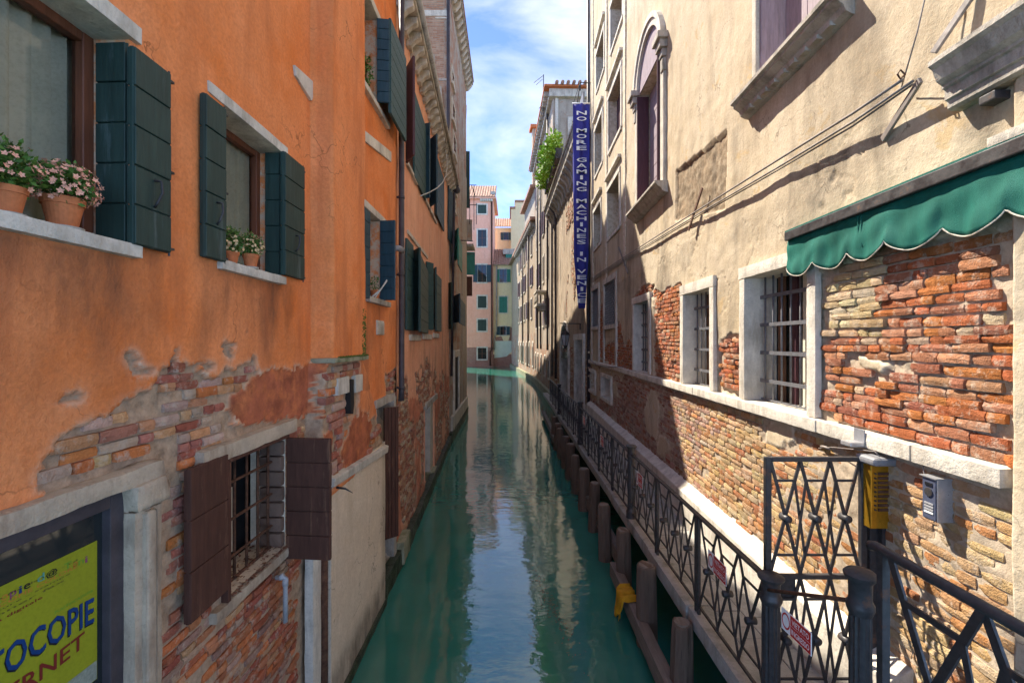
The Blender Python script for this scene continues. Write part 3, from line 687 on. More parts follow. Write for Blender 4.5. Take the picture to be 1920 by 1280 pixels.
m = MB(); m.prism(FA, [(u0, v0), (u0 + 0.02, FA.v(551, 142)), (u1 - 0.02, v1 - 0.05), (u1, v1), (u1, FA.v(583, 153))], -0.02, 0.022); m.build('stone_plaque', M['whitestone'], orange, bev=0.006)
m = MB(); m.prism(FA, poly_px(FA, [(676, 241), (731, 285), (731, 304), (678, 262)]), -0.02, 0.026); m.build('stone_plaque', M['whitestone'], orange, bev=0.006)
# window joinery
def wooden_window(fr, h, depth, parent, mat, mull=2, curtain=True, fw=0.06, glassmat='pane'):
    a, b, c, d = h
    m = MB()
    m.wbox(fr, a, a + fw, c, d, -depth, -depth + 0.06); m.wbox(fr, b - fw, b, c, d, -depth, -depth + 0.06)
    m.wbox(fr, a + fw, b - fw, d - fw, d, -depth, -depth + 0.058); m.wbox(fr, a + fw, b - fw, c, c + fw, -depth, -depth + 0.058)
    o = m.build('window', mat, parent, bev=0.004, seg=1)
    for k in range(1, mull):
        u = a + (b - a) * k / mull; q = MB(); q.wbox(fr, u - 0.035, u + 0.035, c + fw, d - fw, -depth - 0.01, -depth + 0.05); q.build('mullion', mat, o, bev=0.004, seg=1)
    for k in range(mull):
        q = MB(); e0 = a + (b - a) * k / mull; e1 = a + (b - a) * (k + 1) / mull; q.add([fr.p(e0 + 0.037, c + fw, -depth + 0.02), fr.p(e1 - 0.037, c + fw, -depth + 0.02), fr.p(e1 - 0.037, d - fw, -depth + 0.02), fr.p(e0 + 0.037, d - fw, -depth + 0.02)], [(0, 1, 2, 3) if fr.side > 0 else (3, 2, 1, 0)]); q.build('pane', M[glassmat], o, fix=False)
    if curtain:
        q = MB(); N = 40; vs = []; fs = []
        for k in range(N + 1):
            u = a + (b - a) * k / N; dd = -depth - 0.035 + 0.024 * math.sin(k * 1.9) + 0.012 * math.sin(k * 4.3)
            vs += [fr.p(u, c, dd), fr.p(u, d, dd)]
        for k in range(N): fs.append((2 * k, 2 * k + 2, 2 * k + 3, 2 * k + 1))
        q.add(vs, fs); q.build('curtain', M['curtain'], o, smooth=True, fix=False)
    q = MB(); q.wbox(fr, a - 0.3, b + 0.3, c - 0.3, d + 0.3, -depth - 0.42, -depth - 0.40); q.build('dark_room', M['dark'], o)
    return o
wooden_window(FA, HA['w1'], 0.24, orange, M['frame'], 2)
wooden_window(FA, HA['w2'], 0.24, orange, M['frame'], 1)
wooden_window(FA, HA['w3'], 0.27, orange, M['frame'], 1, False)
wooden_window(FA, HA['w4'], 0.27, orange, M['frame'], 1, False)
leaf(FA, 243, -0.005, 187, -0.165, 83, 459, orange, M['green'], 5)
leaf(FA, 247, 0.04, 316, 0.04, 85, 457, orange, M['green'], 5, handle=True)
leaf(FA, 381, 0.04, 420, 0.04, 173, 481, orange, M['green'], 5, handle=True)
leaf(FA, 527, -0.005, 499, -0.13, 281, 521, orange, M['green'], 5)
leaf(FA, 531, 0.04, 568, 0.04, 283, 515, orange, M['green'], 5, handle=True)
leaf(FA, 672, 0.04, 681, 0.04, -55, 146, orange, M['bluegreen'], 7)
leaf(FA, 707, 0.01, 730, 0.18, 35, 192, orange, M['bluegreen'], 8)
leaf(FA, 731, 0.185, 760, 0.185, 34, 212, orange, M['green2'], 8, dv=(0.0, 0.0))
leaf(FA, 680, 0.04, 692, 0.04, 386, 557, orange, M['bluegreen'], 7)
leaf(FA, 713, 0.01, 741, 0.24, 414, 563, orange, M['bluegreen'], 7)
# vent grille and low window
u0, v0 = FA.px(705, 600); u1, v1 = FA.px(718, 628)
m = MB(); m.wbox(FA, u0, u1, v1, v0, -0.02, 0.02); vent = m.build('vent', M['stone'], orange, bev=0.004)
for k in range(6):
    q = MB(); z = v1 + 0.02 + (v0 - v1 - 0.04) * k / 6; q.wbox(FA, u0 + 0.03, u1 - 0.03, z, z + 0.012, 0.022, 0.034); q.build('slat', M['stone'], vent)
slab(FA, 2.82, 4.06, 3.0, 3.115, -0.25, 0.04, orange, M['doorstone'], 'lintel', 0.009, 0.06, 21)
slab(FA, 2.95, 4.02, 1.955, 2.035, -0.28, 0.035, orange, M['doorstone'], 'window_sill', 0.009, 0.06, 22)
m = MB(); m.wbox(FA, 3.09, 3.93, 2.975, 3.0, -0.2, 0.03); m.wbox(FA, 3.08, 3.115, 2.03, 2.99, -0.02, 0.03); m.build('window_frame', M['brown'], orange, bev=0.004)
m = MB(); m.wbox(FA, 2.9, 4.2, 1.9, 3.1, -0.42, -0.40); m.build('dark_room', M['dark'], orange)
g = grille(FA, 3.13, 3.90, 2.05, 2.97, -0.10, 5, 3, orange, M['rust'], 0.011, flat=False)
for k, (a, b, c, d) in enumerate([(3.2, 3.42, 2.1, 2.5), (3.43, 3.7, 2.1, 2.62), (3.45, 3.62, 2.66, 2.86)]):
    m = MB(); m.wbox(FA, a, b, c, d, -0.33, -0.32); m.build('broken_board', M['panel'], orange)
m = MB(); rr = random.Random(8)
for k in range(500):
    u = rr.uniform(3.13, 3.9); d = rr.uniform(-0.26, 0.03); v = 2.037 + rr.random() ** 2 * 0.05 * (1 if d < -0.05 else 0.6); a = rr.uniform(0, 6.28); s = rr.uniform(0.008, 0.022)
    p = Vector(FA.p(u, v, d)); e = Vector((math.cos(a), math.sin(a), rr.uniform(-.5, .5))) * s; w = Vector((-math.sin(a), math.cos(a), rr.uniform(-.5, .5))) * s * 0.6
    m.add([p - e, p - w, p + e, p + w], [(0, 1, 2, 3)])
tag(m.build('leaf_litter', M['debris'], orange, fix=False), kind='stuff')
for k in range(7):
    slab(FA, 3.86, 3.93, 2.05 + k * 0.13, 2.17 + k * 0.13, -0.2, -0.006, orange, M['jamb'], 'jamb_stone', 0.008, 0.05, 60 + k)
leaf(FA, 352, 0.045, 424, 0.03, 880, 1172, orange, M['brown'], 3, label='rust brown wooden shutter folded flat beside the barred window').name = 'shutter'
o = leaf(FA, 538, 0.01, 620, 0.40, 820, 1046, orange, M['brown'], 5, label='rust brown wooden shutter swung out over the canal')
m = MB(); q = FA.p(4.12, 2.45, 0.42); m.tube([(q[0] - 0.06, q[1], q[2] + 0.03), (q[0] + 0.02, q[1], q[2] + 0.02), (q[0] + 0.09, q[1], q[2] - 0.02)], [0.012, 0.01, 0.002], 6); m.build('handle', M['iron'], o, smooth=True)
# shop door with stone surround
slab(FA, 0.85, 2.50, 3.06, 3.155, -0.3, 0.05, orange, M['doorstone'], 'door_lintel', 0.01, 0.06, 31)
m = MB(); m.rbox(FA, 2.30, 2.485, 0.5, 2.93, -0.05, 0.045, 0.07, 0.008, 32, 1.4); m.build('door_jamb', M['doorstone'], orange)
m = MB(); m.wbox(FA, 2.345, 2.42, 0.5, 2.92, 0.04, 0.07); m.build('jamb_moulding', M['doorstone'], orange, bev=0.025, seg=3)
m = MB(); m.rbox(FA, 2.30, 2.51, 2.93, 3.066, -0.1, 0.07, 0.04, 0.02, 33, 1.6); m.build('jamb_capital', M['doorstone'], orange)
m = MB(); m.wbox(FA, 2.225, 2.302, 0.6, 3.07, -0.10, -0.012); m.wbox(FA, 0.9, 2.225, 2.985, 3.07, -0.10, -0.012); m.wbox(FA, 0.9, 2.225, 0.6, 0.75, -0.10, -0.012)
door = m.build('shop_door', M['pipe'], orange, bev=0.005)
m = MB(); m.wbox(FA, 0.9, 2.225, 0.75, 2.985, -0.060, -0.054); m.build('pane', M['glass'], door)
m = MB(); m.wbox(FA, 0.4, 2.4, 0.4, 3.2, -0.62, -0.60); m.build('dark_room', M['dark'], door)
# grey panel, coping, post, pipes at the water
def depP(U, V): return 0.12 + (fbm(U * 2, V * 2, 3, 41) - 0.5) * 0.02
def attP(U, V):
    C = np.zeros(U.shape + (4,)); C[..., 3] = 1; C[..., 1] = np.clip(0.9 * (1 - sstep(0.25, 0.6, V)) + 0.5 * sstep(6.3, 6.56, U), 0, 0.9); return C
field('wall_panel', FA, lines(4.60, 6.56, 0.04, []), lines(0.05, 2.36, 0.04, []), depP, attP, [], orange, M['panel'])
m = MB(); m.wbox(FA, 4.60, 4.615, 0.05, 2.36, -0.02, 0.12); m.build('panel_edge', M['panel'], orange)
m = MB(); m.wbox(FA, 6.55, 6.562, 0.05, 2.36, -0.3, 0.118); m.build('panel_edge', M['panel'], orange)
m = MB(); P = FA.p
m.hexa([P(4.58, 2.33, 0), P(6.58, 2.20, 0), P(6.58, 2.20, 0.16), P(4.58, 2.33, 0.16), P(4.58, 2.46, 0), P(6.58, 2.34, 0), P(6.58, 2.30, 0.17), P(4.58, 2.42, 0.17)]); m.build('coping', M['stone'], orange, bev=0.012)
slab(FA, 4.27, 4.46, 0.3, 2.0, 0.0, 0.085, orange, M['whitestone'], 'stone_post', 0.004, 0.09, 36)
slab(FA, 4.24, 4.50, -0.2, 0.36, 0.0, 0.12, orange, M['mossstone'], 'stone_post_base', 0.01, 0.07, 37)
m = MB(); m.tube([FA.p(4.54, -0.2, 0.07), FA.p(4.54, 2.0, 0.07)], 0.042, 10); m.build('drain_pipe', M['rust'], orange, smooth=True)
slab(FA, 4.55, 6.6, -0.3, 0.09, -0.05, 0.15, orange, M['algae'], 'plinth', 0.02, 0.09, 38)
slab(FA, 6.6, 7.7, -0.3, 0.30, -0.05, 0.10, orange, M['algae'], 'plinth', 0.02, 0.09, 39)
m = MB(); m.tube([FA.p(3.72, 1.87, 0.02), FA.p(3.72, 1.88, 0.075), FA.p(3.735, 1.86, 0.09), FA.p(3.735, 1.50, 0.09)], 0.019, 10)
m.tube([FA.p(3.735, 1.80, 0.09), FA.p(3.735, 1.855, 0.09)], 0.024, 10); m.tube([FA.p(3.72, 1.87, 0.05), FA.p(3.72, 1.885, 0.085)], 0.024, 10)
m.build('waste_pipe', M['pvc'], orange, smooth=True)
# canal gate by the downpipe
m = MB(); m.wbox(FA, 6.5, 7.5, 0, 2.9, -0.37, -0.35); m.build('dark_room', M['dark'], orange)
slab(FA, 6.45, 7.5, 2.84, 2.96, -0.3, 0.03, orange, M['dirtystone'], 'door_lintel', 0.008, 0.08, 41)
f2 = FA.sub(7.0, -0.02, 7.16, 0.16); leaf_f(f2, 0, 0.24, 0.75, 2.78, orange, M['brown'], 4, 0.03, 'door_leaf', vertical=True)
slab(FA, 7.42, 7.58, 0.2, 2.9, -0.25, 0.03, orange, M['dirtystone'], 'door_jamb', 0.012, 0.08, 42)
m = MB(); Yp = 7.66
m.tube([(-1.86, Yp, 11.2), (-1.86, Yp, 2.95), (-1.86, Yp - 0.02, 2.80)], 0.048, 12)
for z in (3.0, 4.9, 6.2, 8.0): m.tube([(-1.86, Yp, z), (-1.86, Yp, z + 0.05)], 0.055, 12); m.box(-1.95, -1.86, Yp - 0.012, Yp + 0.012, z + 0.01, z + 0.04)
m.build('drain_pipe', M['pipe'], orange, smooth=True)
m = MB(); m.tube([(-1.93, 7.35, 5.3), (-1.86, 7.4, 5.32), (-1.8, 7.5, 5.30)], 0.05, 8); m.build('pipe_joint', M['grey_metal'], orange, smooth=True)
# ================================================================== SALMON HOUSE
salmon = empty('salmon_house', (-2.2, 12.0, 0), 'salmon plastered house with peeling base and green shutters, beyond the black downpipe', 'house')
du0, dvt = FB.px(797, 768); du1 = FB.u(815)
HB = {'door': (du0, du1, 0.05, dvt), 'm1': (FB.u(776), FB.u(785), FB.v(776, 612), FB.v(776, 470)), 'm2': (FB.u(797), FB.u(803), FB.v(797, 612), FB.v(797, 490)), 'm3': (FB.u(811), FB.u(816), FB.v(811, 612), FB.v(811, 505)),
      'u1': (FB.u(764), FB.u(776), FB.v(764, 306), FB.v(764, 128)), 'u2': (FB.u(799), FB.u(808), FB.v(799, 374), FB.v(799, 235)), 'u3': (FB.u(813), FB.u(819), FB.v(813, 402), FB.v(813, 280))}
polyB = [poly_px(FB, [(748, 694), (772, 722), (786, 700), (800, 676), (812, 690), (822, 650), (832, 700), (842, 740), (842, 900), (800, 1000), (745, 1200), (745, 720)])]
def maskB(u, v):
    w1 = (fbm(u * 2.2, v * 3, 4, 63) - 0.5) * 0.9; w2 = (fbm(u * 2.2, v * 3, 4, 69) - 0.5) * 0.7
    z = inpoly(u + w1, v + w2, polyB[0]); k = fbm(u * 1.3, v * 1.1, 4, 77)
    r = z & (k > 0.47); red = (~r) & (v < 2.6 + w2) & (fbm(u * 0.9, v * 1.0, 3, 83) > 0.42)
    return r, red
def depB(U, V):
    r, red = maskB(U, V)
    return (fbm(U * 1.2, V * 1.2, 3, 51) - 0.5) * 0.05 - r * (0.03 + 0.03 * fbm(U * 5, V * 15, 2, 55)) + (fbm(U * 9, V * 9, 2, 15) - 0.5) * 0.01
def attB(U, V):
    r, red = maskB(U, V); C = np.zeros(U.shape + (4,)); C[..., 0] = r * 1.0; C[..., 2] = red * 0.85; C[..., 3] = 1
    C[..., 1] = np.clip(0.9 * (1 - sstep(0.2, 0.7, V)) + 0.5 * sstep(0.55, 0.75, fbm(U * 3, V * 0.7, 3, 97)) * (V < 5), 0, 0.9); return C
hB = list(HB.values()); fu = [h[0] for h in hB] + [h[1] for h in hB]; fv = [h[2] for h in hB] + [h[3] for h in hB]
us = lines(0.0, 9.55, 0.035, fu); vs = np.unique(np.concatenate([lines(-0.4, 4.2, 0.03, fv), lines(4.2, 9.9, 0.08, fv)]))
wallB = field('wall', FB, us, vs, depB, attB, hB, salmon, M['salmon'])
def mB(u, v): r, red = maskB(u, v); return r & ~inhole(u, v, hB, 0.1)
A = lay(FB, mB, 0.1, 9.5, 0.25, 4.0, 0.07, 0.26, 14)
put_bricks(FB, [(A, palette([(0.42, 0.2, 0.12), (0.5, 0.3, 0.19), (0.36, 0.15, 0.1), (0.5, 0.38, 0.27)]), 0.0, 0.014)], wallB, 120)
for h in hB: reveal(FB, [h], 0.3, salmon, M['salmon'])
for k in ('m1', 'm2', 'm3', 'u1', 'u2', 'u3'): wooden_window(FB, HB[k], 0.25, salmon, M['frame'], 1, False, 0.05, 'glass')
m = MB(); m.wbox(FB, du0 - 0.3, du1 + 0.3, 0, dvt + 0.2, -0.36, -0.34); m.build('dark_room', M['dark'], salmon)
m = MB(); m.rbox(FB, du0 - 0.05, du1 + 0.3, dvt, dvt + 0.16, -0.25, 0.05, 0.09, 0.012, 71, 1.0); m.build('door_lintel', M['dirtystone'], salmon)
slab(FB, du1 - 0.55, du1 + 0.02, 0.2, dvt, -0.3, -0.05, salmon, M['stone'], 'door_jamb', 0.01, 0.1, 72); slab(FB, du1 - 0.6, du1 + 0.1, -0.2, 0.28, -0.3, 0.06, salmon, M['mossstone'], 'door_step', 0.015, 0.08, 73)
slab(FB, -0.0, 9.5, -0.4, 0.26, -0.05, 0.11, salmon, M['algae'], 'plinth', 0.03, 0.12, 74); slab(FB, -0.02, 0.55, 0.05, 0.42, -0.05, 0.14, salmon, M['mossstone'], 'corner_stone', 0.015, 0.07, 75)
leaf(FB, 762, 0.04, 774, 0.04, 446, 618, salmon, M['green2'], 6); leaf(FB, 774, 0.01, 787, 0.20, 470, 620, salmon, M['green'], 6)
leaf(FB, 787, 0.22, 802, 0.06, 476, 622, salmon, M['green'], 6); leaf(FB, 800, 0.04, 812, 0.16, 490, 618, salmon, M['green2'], 6)
leaf(FB, 812, 0.05, 817, 0.18, 506, 618, salmon, M['green'], 6); leaf(FB, 817, 0.05, 827, 0.06, 512, 620, salmon, M['green2'], 6)
leaf(FB, 762, 0.04, 776, 0.24, 128, 306, salmon, M['purple'], 1); leaf(FB, 776, 0.05, 798, 0.05, 170, 330, salmon, M['green2'], 7)
leaf(FB, 797, 0.04, 806, 0.16, 232, 372, salmon, M['bluegreen'], 6); leaf(FB, 806, 0.02, 819, 0.24, 262, 388, salmon, M['bluegreen'], 1); leaf(FB, 818, 0.05, 832, 0.05, 290, 402, salmon, M['bluegreen'], 6)
for (xa, ya, xb) in ((766, 626, 786), (791, 625, 807), (811, 624, 821)):
    u0, v0 = FB.px(xa, ya); slab(FB, u0, FB.u(xb), v0 - 0.13, v0, -0.2, 0.05, salmon, M['whitestone'], 'window_sill', 0.005, 0.12, 80)
for (xa, ya, xb) in ((760, 299, 779), (783, 343, 816)):
    u0, v0 = FB.px(xa, ya); slab(FB, u0, FB.u(xb), v0 - 0.10, v0 - 0.02, -0.2, 0.06, salmon, M['stone'], 'window_sill', 0.005, 0.15, 81)
u0, v0 = FB.px(762, 440); slab(FB, u0, FB.u(800), v0 + 0.02, v0 + 0.1, -0.1, 0.04, salmon, M['stone'], 'lintel', 0.004, 0.15, 82)
# cracks fixings, eaves
EZ = 9.62
m = MB(); m.wbox(FB, 0, 9.55, EZ, EZ + 0.12, -0.3, 0.30); m.build('eaves_board', M['stone'], salmon, bev=0.01)
m = MB(); m.wbox(FB, 0, 9.55, EZ - 0.16, EZ, -0.05, 0.06); m.build('cornice', M['stone'], salmon, bev=0.01)
for k in range(24):
    u = 0.15 + k * 0.4; m = MB(); P = FB.p
    m.prism(Fr(*FB.p(u, 0, 0)[:2], FB.nx, FB.ny, 1), [(0, EZ - 0.26), (0.08, EZ - 0.25), (0.16, EZ - 0.16), (0.27, EZ - 0.10), (0.27, EZ - 0.005), (0, EZ - 0.005)], -0.07, 0.07); m.build('bracket', M['stone'], salmon, bev=0.012)
m = MB(); m.tube([FB.p(0.0, EZ + 0.12, 0.34), FB.p(9.55, EZ + 0.08, 0.34)], 0.055, 10); m.build('gutter', M['dirtystone'], salmon, smooth=True)
m = MB(); m.tube([FB.p(9.4, EZ + 0.05, 0.34), FB.p(9.45, EZ - 0.25, 0.2), FB.p(9.45, 2.5, 0.1)], 0.05, 10); m.tube([FB.p(9.38, EZ - 0.1, 0.25), FB.p(9.6, EZ - 0.1, 0.3)], 0.13, 12); m.build('drain_pipe', M['pipe'], salmon, smooth=True)
m = MB(); P = FB.p
m.hexa([P(0, EZ + 0.12, 0.36), P(9.55, EZ + 0.12, 0.36), P(9.55, EZ + 0.12, -4.5), P(0, EZ + 0.12, -4.5), P(0, EZ + 0.18, 0.34), P(9.55, EZ + 0.18, 0.34), P(9.55, EZ + 1.3, -4.5), P(0, EZ + 1.3, -4.5)]); m.build('roof', M['rooftile'], salmon)
m = MB(); m.wbox(FB, 0.02, 9.5, -0.4, EZ, -4.5, -0.45); m.build('light_block_body', M['salmon'], salmon)  # unseen filler body added so the house blocks sunlight
m = MB(); pts = [FB.p(FB.u(826), FB.v(826, 262), 0.1)]
for k in range(1, 9):
    t = k / 8; pts.append(FB.p(FB.u(826) + (FB.u(806, .3) - FB.u(826)) * t, FB.v(826, 262) + (FB.v(806, 368, .3) - FB.v(826, 262)) * t - 0.5 * math.sin(math.pi * t) * 0.7, 0.1 + 0.3 * math.sin(math.pi * t)))
m.tube(pts, 0.012, 6); m.build('cable', M['rope'], salmon, smooth=True)

# ================================================================== TALL BRICK HOUSE
tall = empty('tall_brick_house', (-3.5, 20.5, 0), 'tall bare brick house rising above the salmon house roof', 'house')
YC = 17.22; CH = 17.4
m = MB(); m.box(-7.5, -2.42, YC, 24.0, -0.4, CH); m.build('gable_wall', M['brickfar'], tall)
m = MB(); m.wbox(FC, 0.02, 6.9, -0.4, CH, -0.2, 0.0); wallC = m.build('wall', M['brickcanal'], tall)
m = MB(); m.wbox(FC, 4.6, 6.95, -0.4, 12.4, -0.1, 0.03); m.build('plaster_strip', M['greyplaster'], tall)
def on_gable(x, y): t = YC / 1.0; return ((x - 960) / F * t, EYE - (y - 640) / F * t)
FG = Fr(0, YC, 1, 0, 1)
for (xa, ya, xb, yb, nm, mt) in ((793, 20, 838, 31, 'stone_band', 'whitestone'), (816, 33, 838, 36, 'stone_band', 'whitestone'), (800, 103, 816, 130, 'render_patch', 'greyplaster'), (823, 148, 838, 152, 'stone_band', 'dirtystone'), (776, 2, 778, 28, 'shutter', 'green2')):
    a = on_gable(xa, ya); b = on_gable(xb, yb); m = MB(); m.wbox(FG, a[0], b[0], b[1], a[1], -0.05, 0.03); m.build(nm, M[mt], tall, bev=0.01)
a = on_gable(809, 166); b = on_gable(827, 205); m = MB(); m.wbox(FG, a[0], b[0], b[1], a[1], -0.1, 0.03); niche = m.build('window', M['brown'], tall)
m = MB(); m.wbox(FG, a[0] + 0.08, b[0] - 0.1, b[1], a[1] - 0.12, -0.05, 0.04); m.build('pane', M['drape'], niche)
m = MB(); m.prism(FG, [(a[0] - 0.05, a[1]), (b[0] + 0.02, a[1] + 0.02), (b[0] + 0.1, b[1]), (b[0] - 0.02, b[1]), (b[0] - 0.08, a[1] - 0.05), (a[0] - 0.05, a[1] - 0.06)], 0.03, 0.14); m.build('window_hood', M['dirtystone'], tall)
m = MB(); m.tube([(-2.40, YC - 0.06, 16.8), (-2.40, YC - 0.06, 12.0), (-2.52, YC - 0.06, 11.1), (-2.52, YC - 0.06, 10.2)], 0.06, 10); m.build('drain_pipe', M['pipe'], tall, smooth=True)
m = MB(); m.wbox(FC, -0.15, 7.0, CH, CH + 0.15, -0.3, 0.36); m.build('eaves_board', M['dirtystone'], tall)
for k in range(15):
    u = 0.1 + k * 0.48; m = MB(); m.prism(Fr(*FC.p(u, 0, 0)[:2], FC.nx, FC.ny, 1), [(0, CH - 0.38), (0.12, CH - 0.36), (0.32, CH - 0.12), (0.32, CH - 0.003), (0, CH - 0.003)], -0.10, 0.10); m.build('bracket', M['stone'], tall, bev=0.02)
m = MB(); P = FC.p; m.hexa([P(-0.2, CH + 0.15, 0.4), P(7.0, CH + 0.15, 0.4), P(7.0, CH + 0.15, -5), P(-0.2, CH + 0.15, -5), P(-0.2, CH + 0.25, 0.4), P(7.0, CH + 0.25, 0.4), P(7.0, CH + 2, -5), P(-0.2, CH + 2, -5)]); m.build('roof', M['rooftile'], tall)
m = MB(); m.wbox(FC, 4.2, 4.8, CH + 0.2, CH + 2.2, -0.7, -0.1); m.build('chimney', M['brickfar'], tall)
def stone_window(fr, u0, u1, v0, v1, parent, fw=0.12, shut=None, closed=None, depth=0.1, arch=False, sm='whitestone', leafw=None, fill='glass'):
    m = MB(); m.wbox(fr, u0 - fw, u0, v0 - fw, v1 + fw, -0.02, 0.05); m.wbox(fr, u1, u1 + fw, v0 - fw, v1 + fw, -0.02, 0.05); m.wbox(fr, u0, u1, v1, v1 + fw, -0.02, 0.048); m.wbox(fr, u0 - fw * .3, u1 + fw * .3, v0 - fw, v0, -0.02, 0.09)
    o = m.build('window', M[sm], parent, bev=0.006, seg=1)
    m = MB(); m.wbox(fr, u0, u1, v0, v1, -0.04, 0.012 if not closed else 0.006); m.build('pane', M[fill], o)
    if not closed:
        m = MB(); uc = (u0 + u1) / 2; m.wbox(fr, uc - 0.03, uc + 0.03, v0, v1, 0.013, 0.03); m.wbox(fr, u0, u1, (v0 + v1) / 2 - 0.02, (v0 + v1) / 2 + 0.02, 0.0135, 0.028); m.build('mullion', M['frame'], o)
    if closed:
        uc = (u0 + u1) / 2
        for a, b in ((u0, uc - 0.01), (uc + 0.01, u1)): leaf_f(fr, a, b, v0, v1, o, M[closed], 1, 0.04, 'shutter', d=0.025, sub=False)
    if shut:
        w = leafw or (u1 - u0) * 0.45
        for a, b in ((u0 - fw - w, u0 - fw * .2), (u1 + fw * .2, u1 + fw + w)): leaf_f(fr, a, b, v0, v1, o, M[shut], 1, 0.05, 'shutter', d=0.075, sub=False)
    return o
for (xa, xb, yt, yb, cl) in ((846, 850, 128, 152, None), (847, 852, 190, 220, None), (849, 854, 250, 284, None), (849, 854, 312, 352, None), (849, 853, 372, 390, None)):
    stone_window(FC, FC.u(xa), FC.u(xb), FC.v(xa, yb), FC.v(xa, yt), tall)
for (xa, da, xb, db, yt, yb, mt) in ((841, .05, 848, .08, 338, 448, 'bluegreen'), (849, .05, 859, .35, 437, 492, 'teal'), (859, .35, 866, .3, 440, 496, 'teal'), (842, .02, 847, .15, 530, 617, 'green'), (848, .03, 862, .45, 556, 606, 'bluegreen'), (862, .45, 872, .35, 558, 606, 'bluegreen')):
    leaf(FC, xa, da, xb, db, yt, yb, tall, M[mt], 3)
m = MB(); a = FC.px(848, 445); m.tube([FC.p(a[0], a[1] - 0.1, 0), FC.p(a[0] + 0.2, a[1] - 0.1, 0.8)], 0.02, 6); m.build('laundry_pole', M['iron'], tall)
for (xa, xb, yt, yb) in ((850, 858, 670, 760),):
    u0 = FC.u(xa); u1 = FC.u(xb); v1 = FC.v(xa, yt); m = MB(); m.wbox(FC, u0 - 0.2, u0, 0.2, v1 + 0.3, -0.02, 0.08); m.wbox(FC, u1, u1 + 0.25, 0.2, v1 + 0.3, -0.02, 0.08); m.wbox(FC, u0, u1, v1, v1 + 0.28, -0.02, 0.078)
    o = m.build('door', M['whitestone'], tall, bev=0.01); m = MB(); m.wbox(FC, u0, u1, 0.2, v1, -0.02, 0.01); m.build('pane', M['dark'], o)
slab(FC, 0.0, 6.95, -0.4, 0.35, -0.1, 0.12, tall, M['algae'], 'plinth', 0.03, 0.2, 90); slab(FC, 0.3, 6.9, 0.35, 0.9, -0.1, 0.10, tall, M['stone'], 'stone_base', 0.02, 0.2, 91)
# iron drying rack at the eaves of the tall house
rack = empty('drying_rack', FC.p(6.6, 8, 0.1), 'black iron laundry rack jutting from the tall brick house against the sky', 'rack')
m = MB(); z = 9.4
for (a, b) in (((-2.3, 23.6, 11.9), (-1.85, 23.6, 11.9)), ((-2.1, 23.6, 11.9), (-1.9, 23.6, 11.3)), ((-2.2, 23.7, 11.2), (-2.2, 23.7, 9.9)), ((-1.98, 23.7, 11.9), (-1.98, 23.7, 9.6)), ((-1.86, 23.7, 11.0), (-1.86, 23.7, 9.9)), ((-2.3, 23.7, 10.9), (-1.82, 23.7, 10.9))): m.tube([a, b], 0.018, 6)
m.build('rods', M['iron'], rack)

# ================================================================== FAR LEFT HOUSE behind the tall one
FL = Fr(-2.9, 25.0, -0.12, 1, 1)
farl = empty('grey_canal_house', (-4, 32, 0), 'sliver of grey house with balcony and green shutters behind the tall brick house', 'house')
m = MB(); m.wbox(FL, 0, 32, -0.4, 16.5, -5, 0); m.build('wall', M['greyplaster'], farl)  # hidden length and extra height added to shade the far right bank
m = MB(); m.wbox(FL, -0.2, 32.2, 16.5, 16.7, -5, 0.4); m.build('roof', M['rooftile'], farl)
f = Fr(-2.9, 28.0, 1, 0.1, 1)
for (v0, v1, w, mt) in ((7.9, 9.3, 0.62, 'teal'), (6.6, 7.8, 0.45, 'brown'), (12.0, 15.5, 0.3, 'green'), (10.0, 11.3, 0.45, 'greyplaster')):
    leaf_f(f, 0, w, v0, v1, farl, M[mt], 4)
m = MB(); m.box(-3.0, -2.35, 27.6, 29.0, 9.55, 9.72); m.build('balcony', M['dirtystone'], farl)
m = MB(); m.tube([(-2.9, 26.8, 8.9), (-2.2, 26.8, 8.95)], 0.02, 6); m.build('laundry_pole', M['iron'], farl)

# ================================================================== PINK AND YELLOW HOUSES ACROSS THE END
YD = 68.0; FD = Fr(0, YD, 1, 0, 1)
def D(x, y): return ((x - 960) / F * YD, EYE - (y - 640) / F * YD)
pink = empty('pink_house', (D(898, 690)[0], YD, 0), 'tall narrow pink house closing the end of the canal', 'house')
x0 = D(862, 0)[0]; x1 = D(924.5, 0)[0]; zt = D(0, 374)[1]
m = MB(); m.box(x0, x1, YD, YD + 9, 2.5, zt); m.build('wall', M['pink'], pink); m = MB(); m.box(x0, x1 + 0.01, YD - 0.02, YD + 0.4, -0.3, D(0, 651)[1]); m.build('brick_base', M['brickend'], pink)
for (xa, xb, yt, yb, cl, sh) in ((896, 912, 384, 400.5, 'green', None), (896, 912, 431, 462, None, None), (896, 912, 496.5, 529, None, 'bluegreen'), (896, 912, 555, 577, 'green', None), (896, 912, 599, 620, 'green', None), (896, 912, 652, 673, None, None)):
    a = D(xa, yb); b = D(xb, yt); stone_window(FD.sub(0, 0.03, 1, 0.03) if yb > 640 else FD, a[0], b[0], a[1], b[1], pink, 0.2, sh, cl, leafw=0.5)
m = MB(); m.tube([(D(922, 0)[0], YD - 0.12, zt), (D(922, 0)[0], YD - 0.12, D(0, 655)[1]), (D(919, 0)[0], YD - 0.2, D(0, 660)[1]), (D(919, 0)[0], YD - 0.2, 0.2)], 0.12, 8); m.build('drain_pipe', M['brown'], pink, smooth=True)
m = MB(); m.box(x0, x1 + 0.5, YD - 0.5, YD + 9, zt, zt + 0.25); m.build('eaves_board', M['pink'], pink)
